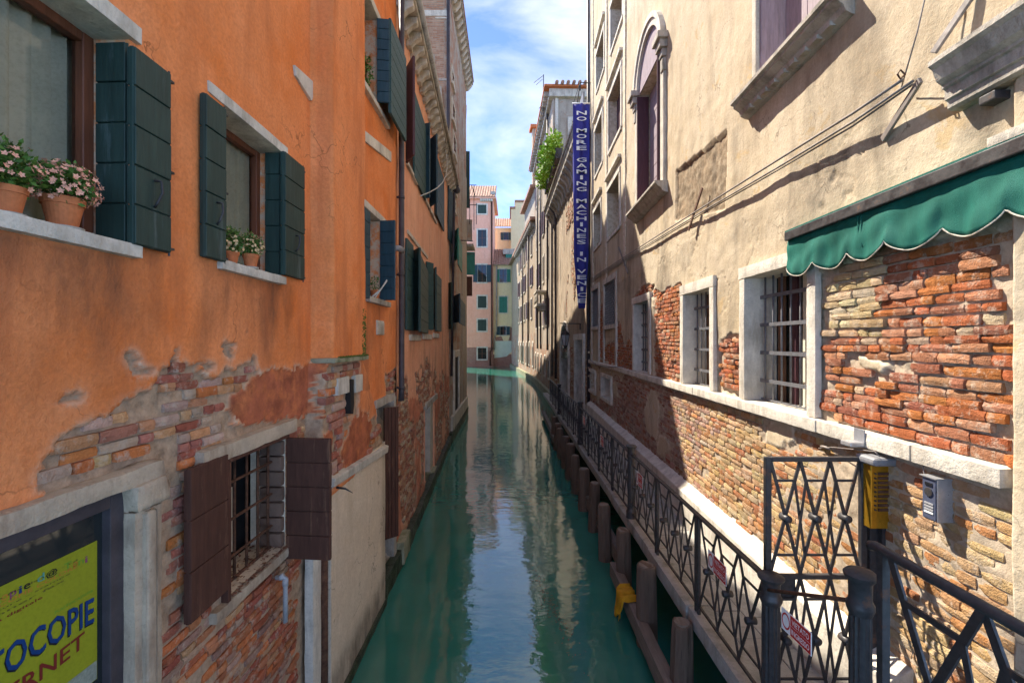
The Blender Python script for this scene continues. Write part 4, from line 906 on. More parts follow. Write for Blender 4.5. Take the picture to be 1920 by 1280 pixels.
def tiles(xa, xb, y0, y1, za, zb, parent, pitch=0.36, name='roof'):
    m = MB(); n = int((xb - xa) / pitch); vs = []; fs = []
    for i in range(n * 6 + 1):
        x = xa + (xb - xa) * i / (n * 6); h = 0.11 * abs(math.sin(math.pi * i / 6.0))
        vs += [(x, y0, za + h), (x, y1, zb + h), (x, y0, za - 0.05)]
    for i in range(n * 6): fs += [(3 * i, 3 * i + 3, 3 * i + 4, 3 * i + 1), (3 * i + 2, 3 * i + 5, 3 * i + 3, 3 * i)]
    m.add(vs, fs); return m.build(name, M['rooftile'], parent, fix=False)
tiles(x0, x1 + 0.4, YD - 0.6, YD + 4.5, zt + 0.26, zt + 3.5, pink)
m = MB(); m.box(x1 - 0.4, x1 + 0.25, YD + 0.2, YD + 1.0, zt + 0.3, zt + 1.3); m.build('chimney', M['dirtystone'], pink)
for k in range(6):
    m = MB(); q = D(902 + k * 4, 377); m.box(q[0] - 0.12, q[0] + 0.12, YD - 0.45, YD, zt - 0.35, zt - 0.003); m.build('bracket', M['stone'], pink, bev=0.03)
yel = empty('yellow_house', (D(950, 690)[0], YD + 0.6, 0), 'yellow house with tiled lean-to roof and flaking lower wall beside the pink house', 'house')
YE = YD + 0.5; FE = Fr(0, YE, 1, 0, 1)
def E(x, y): return ((x - 960) / F * YE, EYE - (y - 640) / F * YE)
xa, xb = E(924, 0)[0], E(990, 0)[0]; zt2 = E(0, 498)[1]
m = MB(); m.box(xa, xb, YE, YE + 7, 2.2, zt2); m.build('wall', M['yellow'], yel)
m = MB(); m.box(xa, xb, YE - 0.06, YE + 0.3, -0.3, E(0, 664)[1]); m.build('brick_base', M['brickend'], yel)
m = MB(); m.prism(FE, [E(927, 639), E(973, 639), E(973, 660), E(960, 658), E(950, 668), E(938, 670), E(927, 671)], 0.03, 0.12); m.build('render_patch', M['palegreen'], yel)
m = MB(); m.prism(FE, [E(957, 612), E(966, 620), E(973, 622), E(973, 639), E(953, 639), E(956, 630)], 0.0, 0.05); m.build('brick_patch', M['brickend'], yel)
m = MB(); m.prism(FE, [E(929, 632), E(940, 630), E(944, 639), E(929, 639)], 0.0, 0.05); m.build('brick_patch', M['brickend'], yel)
for (a, b, yt, yb, cl, sh) in ((937, 950, 505, 529, None, 'teal'), (936, 951, 556, 586, 'teal', None), (938, 949, 612, 628, None, 'bluegreen')):
    p = E(a, yb); q = E(b, yt); stone_window(FE, p[0], q[0], p[1], q[1], yel, 0.16, sh, cl, leafw=0.4)
tiles(xa, E(962, 0)[0], YE - 0.5, YE + 3.5, zt2 + 0.1, zt2 + 3.1, yel)
m = MB(); m.box(xa, xb, YE - 0.3, YE, zt2, zt2 + 0.18); m.build('eaves_board', M['stone'], yel)
m = MB(); m.tube([(E(931, 0)[0], YE - 0.15, zt2), (E(931, 0)[0], YE - 0.15, 5.5), (E(927, 0)[0], YE - 0.2, 4.0), (E(927, 0)[0], YE - 0.2, 2.6)], 0.11, 8); m.build('drain_pipe', M['dirtystone'], yel, smooth=True)
m = MB(); a = E(943, 474); b = E(973, 469); m.box(a[0], b[0], YE + 1, YE + 3.5, a[1], b[1] + 0.4); m.build('dormer_roof', M['dirtystone'], yel)
m = MB(); a = E(948, 482); b = E(962, 474); m.box(a[0], b[0], YE + 1.1, YE + 3.5, a[1] - 0.6, b[1]); m.build('dormer', M['teal'], yel)
YF = 78.0
def Ff(x, y): return ((x - 960) / F * YF, EYE - (y - 640) / F * YF)
back = empty('yellow_back_house', (Ff(945, 0)[0], YF, 0), 'pale yellow house rising behind the tiled lean-to roof', 'house')
m = MB(); a = Ff(918, 0); b = Ff(964, 427); m.box(a[0], b[0], YF, YF + 8, 0, b[1]); m.build('wall', M['yellow'], back)
tiles(a[0], b[0] + 0.1, YF - 0.4, YF + 4, b[1] + 0.1, b[1] + 2.6, back)
p = Ff(941, 450); q = Ff(957, 436); stone_window(Fr(0, YF, 1, 0, 1), p[0] + 0.3, q[0] - 0.3, p[1], q[1], back, 0.12, 'bluegreen', None, leafw=0.4)
ctow = empty('cream_corner_house', (Ff(967, 0)[0], YF - 2, 0), 'pale cream house end standing highest right of the yellow houses', 'house')
m = MB(); a = Ff(958, 398); b = Ff(985, 386); m.box(a[0], b[0], YF - 2, YF + 6, 0, a[1]); m.box(Ff(966, 0)[0], b[0], YF - 2.02, YF + 6, a[1], b[1]); m.build('wall', M['yellow'], ctow)
m = MB(); m.box(a[0] - 0.2, Ff(966, 0)[0], YF - 2.3, YF + 6, a[1], a[1] + 0.3); m.box(Ff(965, 0)[0], b[0], YF - 2.3, YF + 6, b[1], b[1] + 0.3); m.build('roof', M['rooftile'], ctow)
# ================================================================== CREAM PALACE (right bank)
pal = empty('cream_palace', (2.9, 9.0, 1.0), 'large cream plastered palace with barred windows and bare brick base along the walkway', 'house')
V = FR.v; U_ = FR.u
HR = {'rw1': (U_(1520), U_(1402), 3.11, V(1402, 522)), 'rw2': (U_(1335), U_(1285), 3.11, V(1285, 553)), 'rw3': (U_(1218), U_(1191), 3.12, V(1191, 571)),
      'la': (U_(1155), U_(1134), V(1155, 607), V(1155, 521)), 'lb': (U_(1123), U_(1111), V(1123, 611), V(1123, 539)),
      'ba': (U_(1147), U_(1130), V(1147, 752), V(1147, 712)), 'bb': (U_(1117), U_(1106), V(1117, 735), V(1117, 700)),
      'arch': (U_(1243), U_(1199), 6.74, 9.32), 'up': (U_(1565), U_(1427), 6.62, 9.6),
      'a1': (U_(1168), U_(1146), V(1146, 98), V(1146, 18)), 'a2': (U_(1165), U_(1142), V(1142, 285), V(1142, 190)), 'a3': (U_(1162), U_(1140), V(1140, 448), V(1140, 362)),
      'b1': (U_(1133), U_(1119), V(1119, 172), V(1119, 107)), 'b2': (U_(1130), U_(1116), V(1116, 332), V(1116, 250)), 'b3': (U_(1127), U_(1114), V(1114, 468), V(1114, 402))}
polyR = [poly_px(FR, p) for p in ([(1530, 505), (1600, 480), (1660, 465), (1720, 452), (1790, 438), (1940, 400), (1940, 930), (1530, 800)], [(1344, 650), (1352, 632), (1372, 626), (1400, 622), (1400, 752), (1342, 740)],
         [(1226, 548), (1281, 532), (1281, 724), (1226, 708)], [(1156, 606), (1162, 600), (1168, 640), (1188, 636), (1188, 700), (1156, 690)], [(1126, 650), (1136, 645), (1154, 640), (1154, 684), (1126, 676)],
         [(1188, 556), (1200, 540), (1228, 528), (1226, 556), (1188, 568)], [(1124, 545), (1133, 540), (1133, 680), (1124, 678)])]
polyRough = poly_px(FR, [(1268, 321), (1362, 245), (1358, 392), (1266, 414)])
def maskR(u, v):
    w1 = (fbm(u * 4, v * 4, 3, 103) - 0.5) * 0.22; w2 = (fbm(u * 4, v * 4, 3, 109) - 0.5) * 0.22
    r = np.zeros(np.shape(u), bool)
    for k, p in enumerate(polyR): r |= inpoly(u + w1 * (0.7 if k else 0.4), v + w2, p)
    low = (v < 2.99); pl = (fbm(u * 0.7 + 3, v * 1.6, 4, 115) > 0.64) & (u > 7)
    patch = np.zeros(np.shape(u), bool)
    for (cx, cy, sx, sy) in ((3.45, 3.62, 0.16, 0.07), (4.75, 2.82, 0.22, 0.12), (7.0, 3.5, 0.3, 0.4), (9.3, 2.3, 0.5, 0.5)): patch |= ((u + w1 * 1.5 - cx) / sx) ** 2 + ((v + w2 * 1.5 - cy) / sy) ** 2 < 1
    r = (r & (v > 3.0)) | (low & ~pl); r &= ~patch
    r &= ~(u < 2.435)
    rg = inpoly(u, v, polyRough)
    return r, rg
def depR(U, V):
    r, rg = maskR(U, V)
    d = (fbm(U * 1.1, V * 1.1, 3, 121) - 0.5) * 0.045 + (fbm(U * 8, V * 8, 3, 25) - 0.5) * 0.012
    d = d - r * (np.where(V < 3.0, 0.010, 0.024) + 0.016 * fbm(U * 12, V * 14, 2, 28)) - rg * (0.035 + 0.03 * (fbm(U * 16, V * 16, 2, 44) - 0.5))
    cr = np.abs(fbm(U * 1.6, V * 1.6, 4, 131) - 0.5); d = d - 0.012 * (cr < 0.006) * (V > 3.2) * (V < 5.6)
    d = d + 0.05 * (U < 2.44)
    return d
def attR(U, V):
    r, rg = maskR(U, V); C = np.zeros(U.shape + (4,)); C[..., 0] = r; C[..., 2] = rg; C[..., 3] = band(r, 5)
    st = 0.55 * sstep(0.55, 0.72, fbm(U * 2.5, V * 0.5, 4, 141)) * (V > 3) * (V < 6.8)
    for (ua, vt, w, L) in ((U_(1378), 6.5, 0.10, 1.3), (U_(1250), 6.6, 0.09, 1.5), (U_(1187), 6.5, 0.10, 1.2), (2.62, 5.2, 0.10, 0.8), (4.0, 6.45, 0.3, 0.5)):
        st = np.maximum(st, 0.85 * np.exp(-((U - ua) / w) ** 2) * (V < vt) * np.exp(-np.clip(vt - V, 0, 9) / L))
    st = st + 0.8 * (1 - sstep(1.3, 1.9, V)) * 0.5 + 0.35 * sstep(0.5, 0.7, fbm(U * 1.5, V * 2.5, 3, 147)) * (V > 3.9) * (V < 5.4)
    C[..., 1] = np.clip(st, 0, 0.8); return C
hR = list(HR.values()); fu = [h[0] for h in hR] + [h[1] for h in hR]; fv = [h[2] for h in hR] + [h[3] for h in hR]
us = np.unique(np.concatenate([lines(1.6, 6, 0.02, fu + [2.43, 2.445]), lines(6, 17.4, 0.035, fu)]))
vs = np.unique(np.concatenate([lines(-0.4, 1.5, 0.15, fv), lines(1.5, 5.7, 0.022, fv), lines(5.7, 7.8, 0.035, fv), lines(7.8, 19.5, 0.12, fv)]))
wallR = field('wall', FR, us, vs, depR, attR, hR, pal, M['cream'])
hRx = [(h[0] - 0.145, h[1] + 0.145, h[2] - 0.05, h[3] + 0.17) for k, h in HR.items() if k in ('rw1', 'rw2', 'rw3', 'la', 'lb')] + [(HR[k][0] - .13, HR[k][1] + .13, HR[k][2] - .13, HR[k][3] + .13) for k in ('ba', 'bb')]
def mR_up(u, v): r, rg = maskR(u, v); return r & (v > 3.1) & ~inhole(u, v, hRx, 0.0)
def mR_lo(u, v): r, rg = maskR(u, v); return r & (v < 2.985) & ~inhole(u, v, hRx, 0.0)
red_pal = [(0.410, 0.127, 0.053), (0.377, 0.164, 0.090), (0.443, 0.221, 0.123), (0.328, 0.123, 0.074), (0.492, 0.361, 0.238), (0.426, 0.156, 0.049)]
def pR_up(u, v):
    if u > 3.42 and v > 3.82 and u < 5: return random.choice([(0.49, 0.38, 0.24), (0.52, 0.43, 0.29), (0.45, 0.31, 0.18), (0.48, 0.36, 0.2)])
    return random.choices(red_pal, [4, 3, 2, 2, 1 if u < 5 else 0.6, 2])[0]
lowy = [(0.476, 0.295, 0.139), (0.500, 0.353, 0.189), (0.426, 0.197, 0.082), (0.459, 0.279, 0.156), (0.476, 0.353, 0.213), (0.394, 0.156, 0.074)]
lowp = [(0.377, 0.205, 0.148), (0.426, 0.271, 0.205), (0.344, 0.148, 0.090), (0.426, 0.328, 0.262), (0.328, 0.205, 0.156)]
def pR_lo(u, v):
    t = (u - 6.2) / 2.0 + RU(-0.6, 0.6); return random.choices(lowp, [3, 3, 2, 2, 2])[0] if t > 0.5 else random.choices(lowy, [4, 4, 2, 3, 2, 1])[0]
setsR = [(lay(FR, mR_up, 2.44, 17.2, 3.115, 5.0, 0.066, 0.225, 23), pR_up, 0.002, 0.012), (lay(FR, mR_lo, 2.44, 17.2, 1.45, 3.0, 0.068, 0.25, 24), pR_lo, -0.001, 0.004)]
put_bricks(FR, setsR, wallR, 300)
for k, h in HR.items(): reveal(FR, [h], 0.34 if k != 'up' else 0.3, pal, M['whitestone'] if k.startswith('rw') or k in ('la', 'lb', 'ba', 'bb') else M['cream'])
m = MB(); m.wbox(FR, 1.6, 17.35, -0.4, 19.5, -4.0, -0.50); m.build('light_block_body', M['cream'], pal)  # unseen solid body added to close the palace against light leaks
m = MB(); m.wbox(FR, 17.36, 17.4, -0.4, 19.5, -4.0, -0.02); m.build('end_wall', M['cream'], pal)
m = MB(); P = FR.p; m.hexa([P(1.6, 19.5, 0.2), P(17.4, 19.5, 0.2), P(17.4, 19.5, -4), P(1.6, 19.5, -4), P(1.6, 19.7, 0.2), P(17.4, 19.7, 0.2), P(17.4, 21, -4), P(1.6, 21, -4)]); m.build('roof', M['rooftile'], pal)
# string course in long stones
cuts = [2.48, 3.05, 4.02, 5.5, 6.9, 8.4, 9.9, 11.5, 13.2, 15.0, 17.4]
for k in range(len(cuts) - 1): slab(FR, cuts[k], cuts[k + 1] - 0.004, 2.995, 3.108, -0.1, 0.075 + 0.004 * (k % 3), pal, M['whitestone'], 'string_course', 0.004, 0.09, 200 + k, 1.3)
# barred windows
def barred(k, fw, nv, nh, lint):
    a, b, c, d = HR[k]
    m = MB(); m.rbox(FR, a - fw, a, c, d, -0.02, 0.045, 0.09, 0.004, 211, 1.0); m.rbox(FR, b, b + fw, c, d, -0.02, 0.045, 0.09, 0.004, 212, 1.0); m.rbox(FR, a - fw - 0.01, b + fw + 0.01, d, d + lint, -0.05, 0.05, 0.09, 0.004, 213, 1.0)
    o = m.build('window', M['whitestone'], pal)
    m = MB(); m.wbox(FR, a - 0.05, b + 0.05, c - 0.02, d + 0.05, -0.36, -0.345); m.build('pane', M['glass'], o)
    n = 5
    for i in range(n):
        m = MB(); q = a + (b - a) * (i + 0.15) / n; m.wbox(FR, q, q + (b - a) / n * 0.55, c, d, -0.335, -0.315); m.build('drape', M[('drape', 'lilac', 'curtain', 'purple', 'drape')[i]], o)
    grille(FR, a + 0.005, b - 0.005, c + 0.012, d, -0.16, nv, nh, pal, M['grille'], 0.011)
barred('rw1', 0.13, 7, 4, 0.14); barred('rw2', 0.14, 6, 4, 0.16); barred('rw3', 0.14, 6, 5, 0.16)
for k in ('la', 'lb'):
    a, b, c, d = HR[k]; m = MB(); fw = 0.16
    m.wbox(FR, a - fw, a, 3.11, d, -0.02, 0.035); m.wbox(FR, b, b + fw, 3.11, d, -0.02, 0.035); m.wbox(FR, a - fw, b + fw, d, d + 0.17, -0.02, 0.04); m.wbox(FR, a, b, c - 0.12, c, -0.02, 0.05)
    o = m.build('window', M['stone'], pal, bev=0.006)
    m = MB(); m.wbox(FR, a, b, c, d, -0.3, -0.28); m.build('pane', M['glass'], o)
    g = MB(); n = 9; w = b - a; h = d - c
    g.wbox(FR, a, b, c, c + 0.02, -0.03, -0.01); go = g.build('lattice_grille', M['grille'], pal)
    for s in (1, -1):
        for i in range(-n, n):
            t0 = i / n * 1.0; pts = []
            u_a, u_b = t0 * w * 1.0, t0 * w + w * 1.0
            lo_t, hi_t = max(0, -t0), min(1, 1 - t0)
            if hi_t - lo_t < 0.08: continue
            ua = a + (t0 + lo_t) * w; ub = a + (t0 + hi_t) * w; va = c + h * (lo_t if s > 0 else 1 - lo_t); vb = c + h * (hi_t if s > 0 else 1 - hi_t)
            q = MB(); q.bar(FR.p(ua, va, -0.015 + 0.006 * s), FR.p(ub, vb, -0.015 + 0.006 * s), 0.022, 0.01, (FR.nx, FR.ny, 0)); q.build('bar', M['grille'], go)
for k in ('ba', 'bb'):
    a, b, c, d = HR[k]; fw = 0.11; m = MB(); m.rbox(FR, a - fw, a, c - fw, d + fw, -0.05, 0.06, 0.12, 0.004, 5, 1); m.rbox(FR, b, b + fw, c - fw, d + fw, -0.05, 0.06, 0.12, 0.004, 6, 1); m.rbox(FR, a, b, d, d + fw, -0.05, 0.058, 0.12, 0.004, 7, 1); m.rbox(FR, a, b, c - fw, c, -0.3, 0.07, 0.12, 0.004, 8, 1)
    o = m.build('window', M['whitestone'], pal); m = MB(); m.wbox(FR, a, b, c, d, -0.32, -0.3); m.build('pane', M['dark'], o)
# far bay windows with stone strips
for k in ('a1', 'a2', 'a3', 'b1', 'b2', 'b3'):
    a, b, c, d = HR[k]; fw = 0.13; m = MB()
    m.wbox(FR, a - fw, a, c - 0.05, d + 0.02, -0.02, 0.03); m.wbox(FR, b, b + fw, c - 0.05, d + 0.02, -0.02, 0.03); m.wbox(FR, a - fw, b + fw, d + 0.02, d + 0.16, -0.02, 0.04); m.wbox(FR, a - fw * 1.2, b + fw * 1.2, d + 0.38, d + 0.47, -0.02, 0.09); m.wbox(FR, a - 0.05, b + 0.05, c - 0.10, c, -0.3, 0.035)
    o = m.build('window', M['whitestone'], pal, bev=0.006, seg=1)
    m = MB(); m.wbox(FR, a, b, c, d, -0.34, -0.32); m.build('pane', M['glass'], o)
    if k in ('a2', 'b1', 'b2'): leaf_f(FR, a, b, c, d, o, M['purple' if k == 'a2' else 'bluegreen'], 1, 0.03, 'shutter', d=-0.24, sub=False)
for x in (1172, 1137.5, 1112):
    m = MB(); u = U_(x); m.wbox(FR, u - 0.12, u + 0.12, 5.75, 19.4, -0.02, 0.028); m.build('pilaster_strip', M['cream'], pal, bev=0.006, seg=1)
# arched window
a, b, c, d = HR['arch']; uc = (a + b) / 2; rad = (b - a) / 2
def arc_ring(r0, r1, d0, d1, name, mat, n=22, lift=1.0):
    m = MB(); vs = []; fs = []
    for i in range(n + 1):
        t = math.pi * i / n
        for r in (r0, r1):
            for dd in (d0, d1): vs.append(FR.p(uc + r * math.cos(t), d + r * math.sin(t) * lift, dd))
    for i in range(n):
        k = 4 * i
        for (p, q) in ((0, 1), (1, 3), (3, 2), (2, 0)): fs.append((k + p, k + q, k + 4 + q, k + 4 + p))
    m.add(vs, fs); return m.build(name, mat, pal, smooth=False)
arc_ring(rad - 0.01, rad + 0.12, -0.02, 0.075, 'arch_moulding', M['whitestone']); arc_ring(rad + 0.12, rad + 0.22, -0.02, 0.11, 'arch_moulding', M['whitestone'])
m = MB(); m.prism(FR, [(a, d)] + [(uc + rad * math.cos(t), d + rad * math.sin(t)) for t in np.linspace(math.pi, 0, 22)] + [(b, d)], -0.01, 0.012); m.build('tympanum', M['lilac'], pal)
for q0, q1 in ((a - 0.2, a), (b, b + 0.2)): m = MB(); m.wbox(FR, q0, q1, c, d, -0.02, 0.06); m.build('window_jamb', M['stone'], pal, bev=0.02)
for (q0, q1) in ((a - 0.34, a + 0.04), (b - 0.04, b + 0.34)):
    m = MB(); m.wbox(FR, q0, q1, d - 0.02, d + 0.10, -0.02, 0.20); m.wbox(FR, q0 + 0.05, q1 - 0.05, d - 0.16, d - 0.02, -0.02, 0.15); m.wbox(FR, q0 + 0.1, q1 - 0.1, d - 0.3, d - 0.16, -0.02, 0.10); m.wbox(FR, q0 + 0.12, q1 - 0.12, d - 0.55, d - 0.32, -0.02, 0.08); m.build('capital', M['dirtystone'], pal, bev=0.015)
leaf_f(FR, a + 0.05, b - 0.05, c, d + 0.02, pal, M['lilac'], 9, 0.03, 'shutter', d=-0.24)
f2 = FR.sub(b - 0.03, -0.20, b - 0.03, 0.06); leaf_f(f2, 0, 0.26, c, d - 0.05, pal, M['purple'], 1, 0.03)
f2 = FR.sub(a + 0.03, -0.20, a + 0.03, 0.10); leaf_f(f2, 0, 0.30, c, d - 0.05, pal, M['purple'], 1, 0.03)
m = MB(); q = FR.p(uc - 0.25, 7.7, -0.2); m.tube([q, FR.p(uc - 0.25, 7.65, -0.12), FR.p(uc - 0.22, 7.45, -0.12)], 0.02, 6); m.build('handle', M['iron'], pal)
def mould(u0, u1, vt, parent, prof, mat, name):     # moulded ledge along the wall: prof = (out, down) pairs
    a_ = FR.p(u0, 0, 0); L = u1 - u0
    f_ = Fr(a_[0], a_[1], FR.nx, FR.ny, 1); m = MB(); m.prism(f_, [(o_, vt - dn) for o_, dn in prof], 0, L); return m.build(name, mat, parent)
PR = [(-0.02, 0), (0.24, 0), (0.24, 0.04), (0.20, 0.055), (0.20, 0.08), (0.12, 0.13), (0.10, 0.18), (0.04, 0.21), (-0.02, 0.22)]
mould(a - 0.28, b + 0.30, c - 0.01, pal, PR, M['dirtystone'], 'window_sill')
a, b, c, d = HR['up']
mould(a - 0.25, b + 0.30, c - 0.0, pal, [(o_ * 0.85, dn * 0.95) for o_, dn in PR], M['dirtystone'], 'window_sill')
for k in range(9):
    m = MB(); u = a - 0.1 + (b - a + 0.3) * k / 9; m.wbox(FR, u, u + 0.07, c - 0.19, c - 0.15, 0.03, 0.11); m.build('dentil', M['dirtystone'], pal)
for q0, q1 in ((a - 0.09, a), (b, b + 0.09)): m = MB(); m.wbox(FR, q0, q1, c, d, -0.02, 0.06); m.build('window_jamb', M['stone'], pal, bev=0.015)
f2 = FR.sub(b - 0.02, -0.28, b - 0.02, 0.03); leaf_f(f2, 0, 0.30, c, d, pal, M['lilac'], 1, 0.03)
leaf_f(FR, a, b - 0.05, c, d, pal, M['lilac'], 3, 0.04, 'shutter', d=-0.27, vertical=True)
# door canopy with corbel, top right
m_prof = [(-0.02, 0), (0.50, 0.0), (0.50, 0.035), (0.44, 0.06), (0.38, 0.14), (0.30, 0.17), (0.30, 0.19), (0.26, 0.20), (0.26, 0.27), (0.22, 0.28), (0.22, 0.33), (0.17, 0.345), (-0.02, 0.345)]
mould(1.7, FR.u(1752, 0.17), FR.v(1742, 118, 0.2), pal, [(o_ * 0.42, dn * 0.86) for o_, dn in m_prof], M['dirtystone'], 'door_canopy')
m = MB(); ub = FR.u(1935); uq = FR.u(1950, 0.1); m.tube([FR.p(1.75, 5.03, 0.07), FR.p(uq - 0.03, 5.03, 0.07), FR.p(uq - 0.012, 5.03, 0.07), FR.p(uq, 5.03, 0.07), FR.p(uq, 5.03, 0.07 + 0.0001)], [0.105, 0.105, 0.105, 0.09, 0.05], 26); m.build('corbel', M['dirtystone'], pal, bev=0)
m = MB(); m.wbox(FR, ub + 0.10, ub + 0.19, 5.13, 5.18, -0.02, 0.09); m.build('corbel_block', M['iron'], pal, bev=0.008)
slab(FR, 1.7, ub + 0.12, 4.86, 4.92, -0.02, 0.12, pal, M['stone'], 'door_head', 0.004, 0.08, 231)
# cables and old iron braces
def cable(pts, r, d, name='cable'):
    m = MB(); P_ = [FR.p(*FR.px(x, y, dd), dd) for x, y, dd in pts]; m.tube(P_, r, 6); return m.build(name, M['cable'], pal, smooth=True)
cable([(1106, 524, .05), (1181, 475, .05), (1250, 431, .07), (1320, 387, .08), (1460, 299, .10), (1600, 212, .12), (1692, 150, .14)], 0.011, 0)
cable([(1106, 527, .05), (1181, 479, .05), (1250, 437, .06), (1320, 395, .07), (1460, 313, .09), (1600, 228, .11), (1712, 152, .13)], 0.010, 0)
cable([(1106, 530, .04), (1181, 482, .04), (1320, 399, .05), (1440, 330, .06), (1600, 236, .08), (1712, 158, .1)], 0.008, 0)
cable([(1738, -20, .12), (1720, 60, .13), (1700, 130, .14), (1690, 165, .05)], 0.005, 0)
for (xa, ya, xb, yb, d0, d1) in ((1160, 464, 1177, 512, .03, .06), (1317, 352, 1291, 432, .03, .09), (1726, 150, 1655, 262, .12, .02), (1824, -10, 1750, 100, .03, .1)):
    m = MB(); m.bar(FR.p(*FR.px(xa, ya, d0), d0), FR.p(*FR.px(xb, yb, d1), d1), 0.045, 0.02, (FR.nx, FR.ny, 0)); m.build('wall_brace', M['cable'] if xa < 1200 or xa > 1700 else M['rust'], pal, bev=0.004)
m = MB(); q = FR.p(*FR.px(1697, 140, .15), .15); m.tube([q, (q[0] - .03, q[1], q[2] + .03), (q[0] - .05, q[1], q[2]), (q[0] - .03, q[1], q[2] - .03), q], 0.006, 6); m.build('cable_ring', M['rust'], pal)
m = MB(); e = FR.p(17.45, 0, 0.06); m.tube([(e[0], e[1], 19.4), (e[0], e[1], 1.0)], 0.06, 10); m.build('drain_pipe', M['pipe'], pal, smooth=True)
cable([(1104, 672, .1), (1118, 684, .12), (1140, 688, .1), (1170, 687, .09)], 0.012, 0)
# plinth along the walkway
m = MB(); P = FR.p
m.hexa([P(3.12, 0.9, -0.1), P(17.3, 0.9, -0.1), P(17.3, 0.9, 0.17), P(3.12, 0.9, 0.17), P(3.12, 1.60, -0.1), P(17.3, 1.60, -0.1), P(17.3, 1.46, 0.16), P(3.12, 1.46, 0.16)])
m.build('plinth', M['whitestone'], pal, bev=0.012)

# ================================================================== WALKWAY
FK = Fr(1.89, 0, -0.0075, 1, -1)
walk = m = MB(); m.wbox(FK, 1.9, 24.2, 0.86, 0.985, -1.6, -0.04); walk = m.build('pavement', M['dirtystone']); tag(walk, kind='structure')
u = 1.9; rr = random.Random(15)
while u < 24.0:
    L = rr.uniform(1.0, 1.5); m = MB(); m.rbox(FK, u, u + L - 0.008, 0.83, 1.0 + rr.uniform(-.004, .004), -0.26, 0.0 + rr.uniform(-.01, .01), 0.12, 0.005, rr.randrange(999), 1.5); m.build('kerb_stone', M['kerb'], walk); u += L
ps = []
for j, d0 in enumerate((-0.265, -0.53)):
    u = 1.9 + 0.2 * j
    while u < 24.0:
        L = rr.uniform(0.38, 0.6); m = MB(); m.wbox(FK, u, u + L - 0.01, 0.95, 0.996 + rr.uniform(-.003, .003), d0 - 0.255 if j == 0 else d0 - 0.42, d0); m.build('paving_slab', M['paving'], walk, bev=0.006, seg=1); u += L
m = MB(); m.wbox(FK, 1.9, 24.2, -0.4, 0.86, -1.5, -0.75); tag(m.build('quay_wall', M['algae']), kind='structure')
m = MB()
for k in range(4): m.wbox(FK, 0.3, 2.75 - 0.32 * k, 0.99 + 0.17 * k, 1.155 + 0.17 * k, -0.85, -0.02)
tag(m.build('bridge_steps', M['paving'], bev=0.01), kind='structure')

# ================================================================== BANNER HOUSE, FURTHER RIGHT BANK
FR2 = Fr(2.93, 17.5, -0.3, 11.7, -1); L2 = 11.75
ban = empty('tan_banner_house', (3.4, 23, 0), 'tan weathered house behind the blue banner with arched canal door', 'house')
def dep2(U, V): return (fbm(U * 1.2, V * 1.2, 3, 151) - 0.5) * 0.06 + (fbm(U * 7, V * 7, 2, 35) - 0.5) * 0.02
def att2(U, V):
    C = np.zeros(U.shape + (4,)); C[..., 3] = 1; C[..., 0] = ((V + (fbm(U * 2, V * 2, 3, 7) - .5) * 1.4 < 3.2) | (fbm(U * .8, V * .5, 4, 161) > 0.6)) * 0.0
    C[..., 1] = np.clip(0.9 * (1 - sstep(0.3, 1.2, V)) + 0.7 * sstep(0.5, 0.7, fbm(U * 2, V * 0.4, 4, 165)), 0, 0.75); return C
dA = (FR2.u(1068), FR2.u(1053), 1.0, FR2.v(1060, 672)); dB = (FR2.u(1096), FR2.u(1081), 1.0, FR2.v(1088, 637))
w2 = field('wall', FR2, lines(0, L2, 0.06, [dA[0], dA[1], dB[0], dB[1]]), lines(-0.4, 12.1, 0.07, [dA[3], dB[3]]), dep2, att2, [dA, dB], ban, M['tan'])
reveal(FR2, [dA, dB], 0.35, ban, M['stone'], 'door_reveal')
A = lay(FR2, lambda u, v: ((v + (fbm(u * 2, v * 2, 3, 7) - .5) * 1.6 < 3.4) | ((np.abs(u - 4.2) < 1.6) & (fbm(u * .9, v * .5, 4, 161) > 0.5) & (v > 5) & (v < 10.5))) & ~inhole(u, v, [dA, dB], 0.3), 0.1, L2, 1.0, 11, 0.08, 0.27, 33)
put_bricks(FR2, [(A, palette([(0.42, 0.24, 0.16), (0.5, 0.33, 0.22), (0.4, 0.19, 0.11), (0.5, 0.4, 0.3)]), 0.035, 0.012)], w2, 60)
for (a, b, c, d), nm in ((dA, 'arch'), (dB, 'rect')):
    m = MB(); m.wbox(FR2, a - 0.05, b + 0.05, 0.9, d + 0.1, -0.37, -0.35); m.build('door_leaf', M['dark' if nm == 'arch' else 'drape'], ban)
    m = MB(); fw = 0.17; m.wbox(FR2, a - fw, a, 1.0, d, -0.02, 0.10); m.wbox(FR2, b, b + fw, 1.0, d, -0.02, 0.10)
    if nm == 'rect': m.wbox(FR2, a - fw, b + fw, d, d + 0.25, -0.02, 0.12)
    else:
        uc2 = (a + b) / 2; r0 = (b - a) / 2
        for i in range(12):
            t0 = math.pi * i / 12; t1 = math.pi * (i + 1) / 12
            m.prism(FR2, [(uc2 + r * math.cos(t), d + r * math.sin(t) * 1.2) for r, t in ((r0, t0), (r0 + fw, t0), (r0 + fw, t1), (r0, t1))], -0.02, 0.10)
        q = MB(); q.prism(FR2, [(uc2 + r0 * math.cos(t), d + r0 * math.sin(t) * 1.2) for t in np.linspace(0, math.pi, 14)], -0.01, 0.03); q.build('fanlight', M['glass'], ban)
    m.build('door_surround', M['whitestone'], ban, bev=0.008, seg=1)
m = MB(); m.wbox(FR2, 0, L2, -0.4, 12.0, -4, -0.45); m.build('light_block_body', M['tan'], ban)  # unseen solid body added to keep skylight out behind the facade
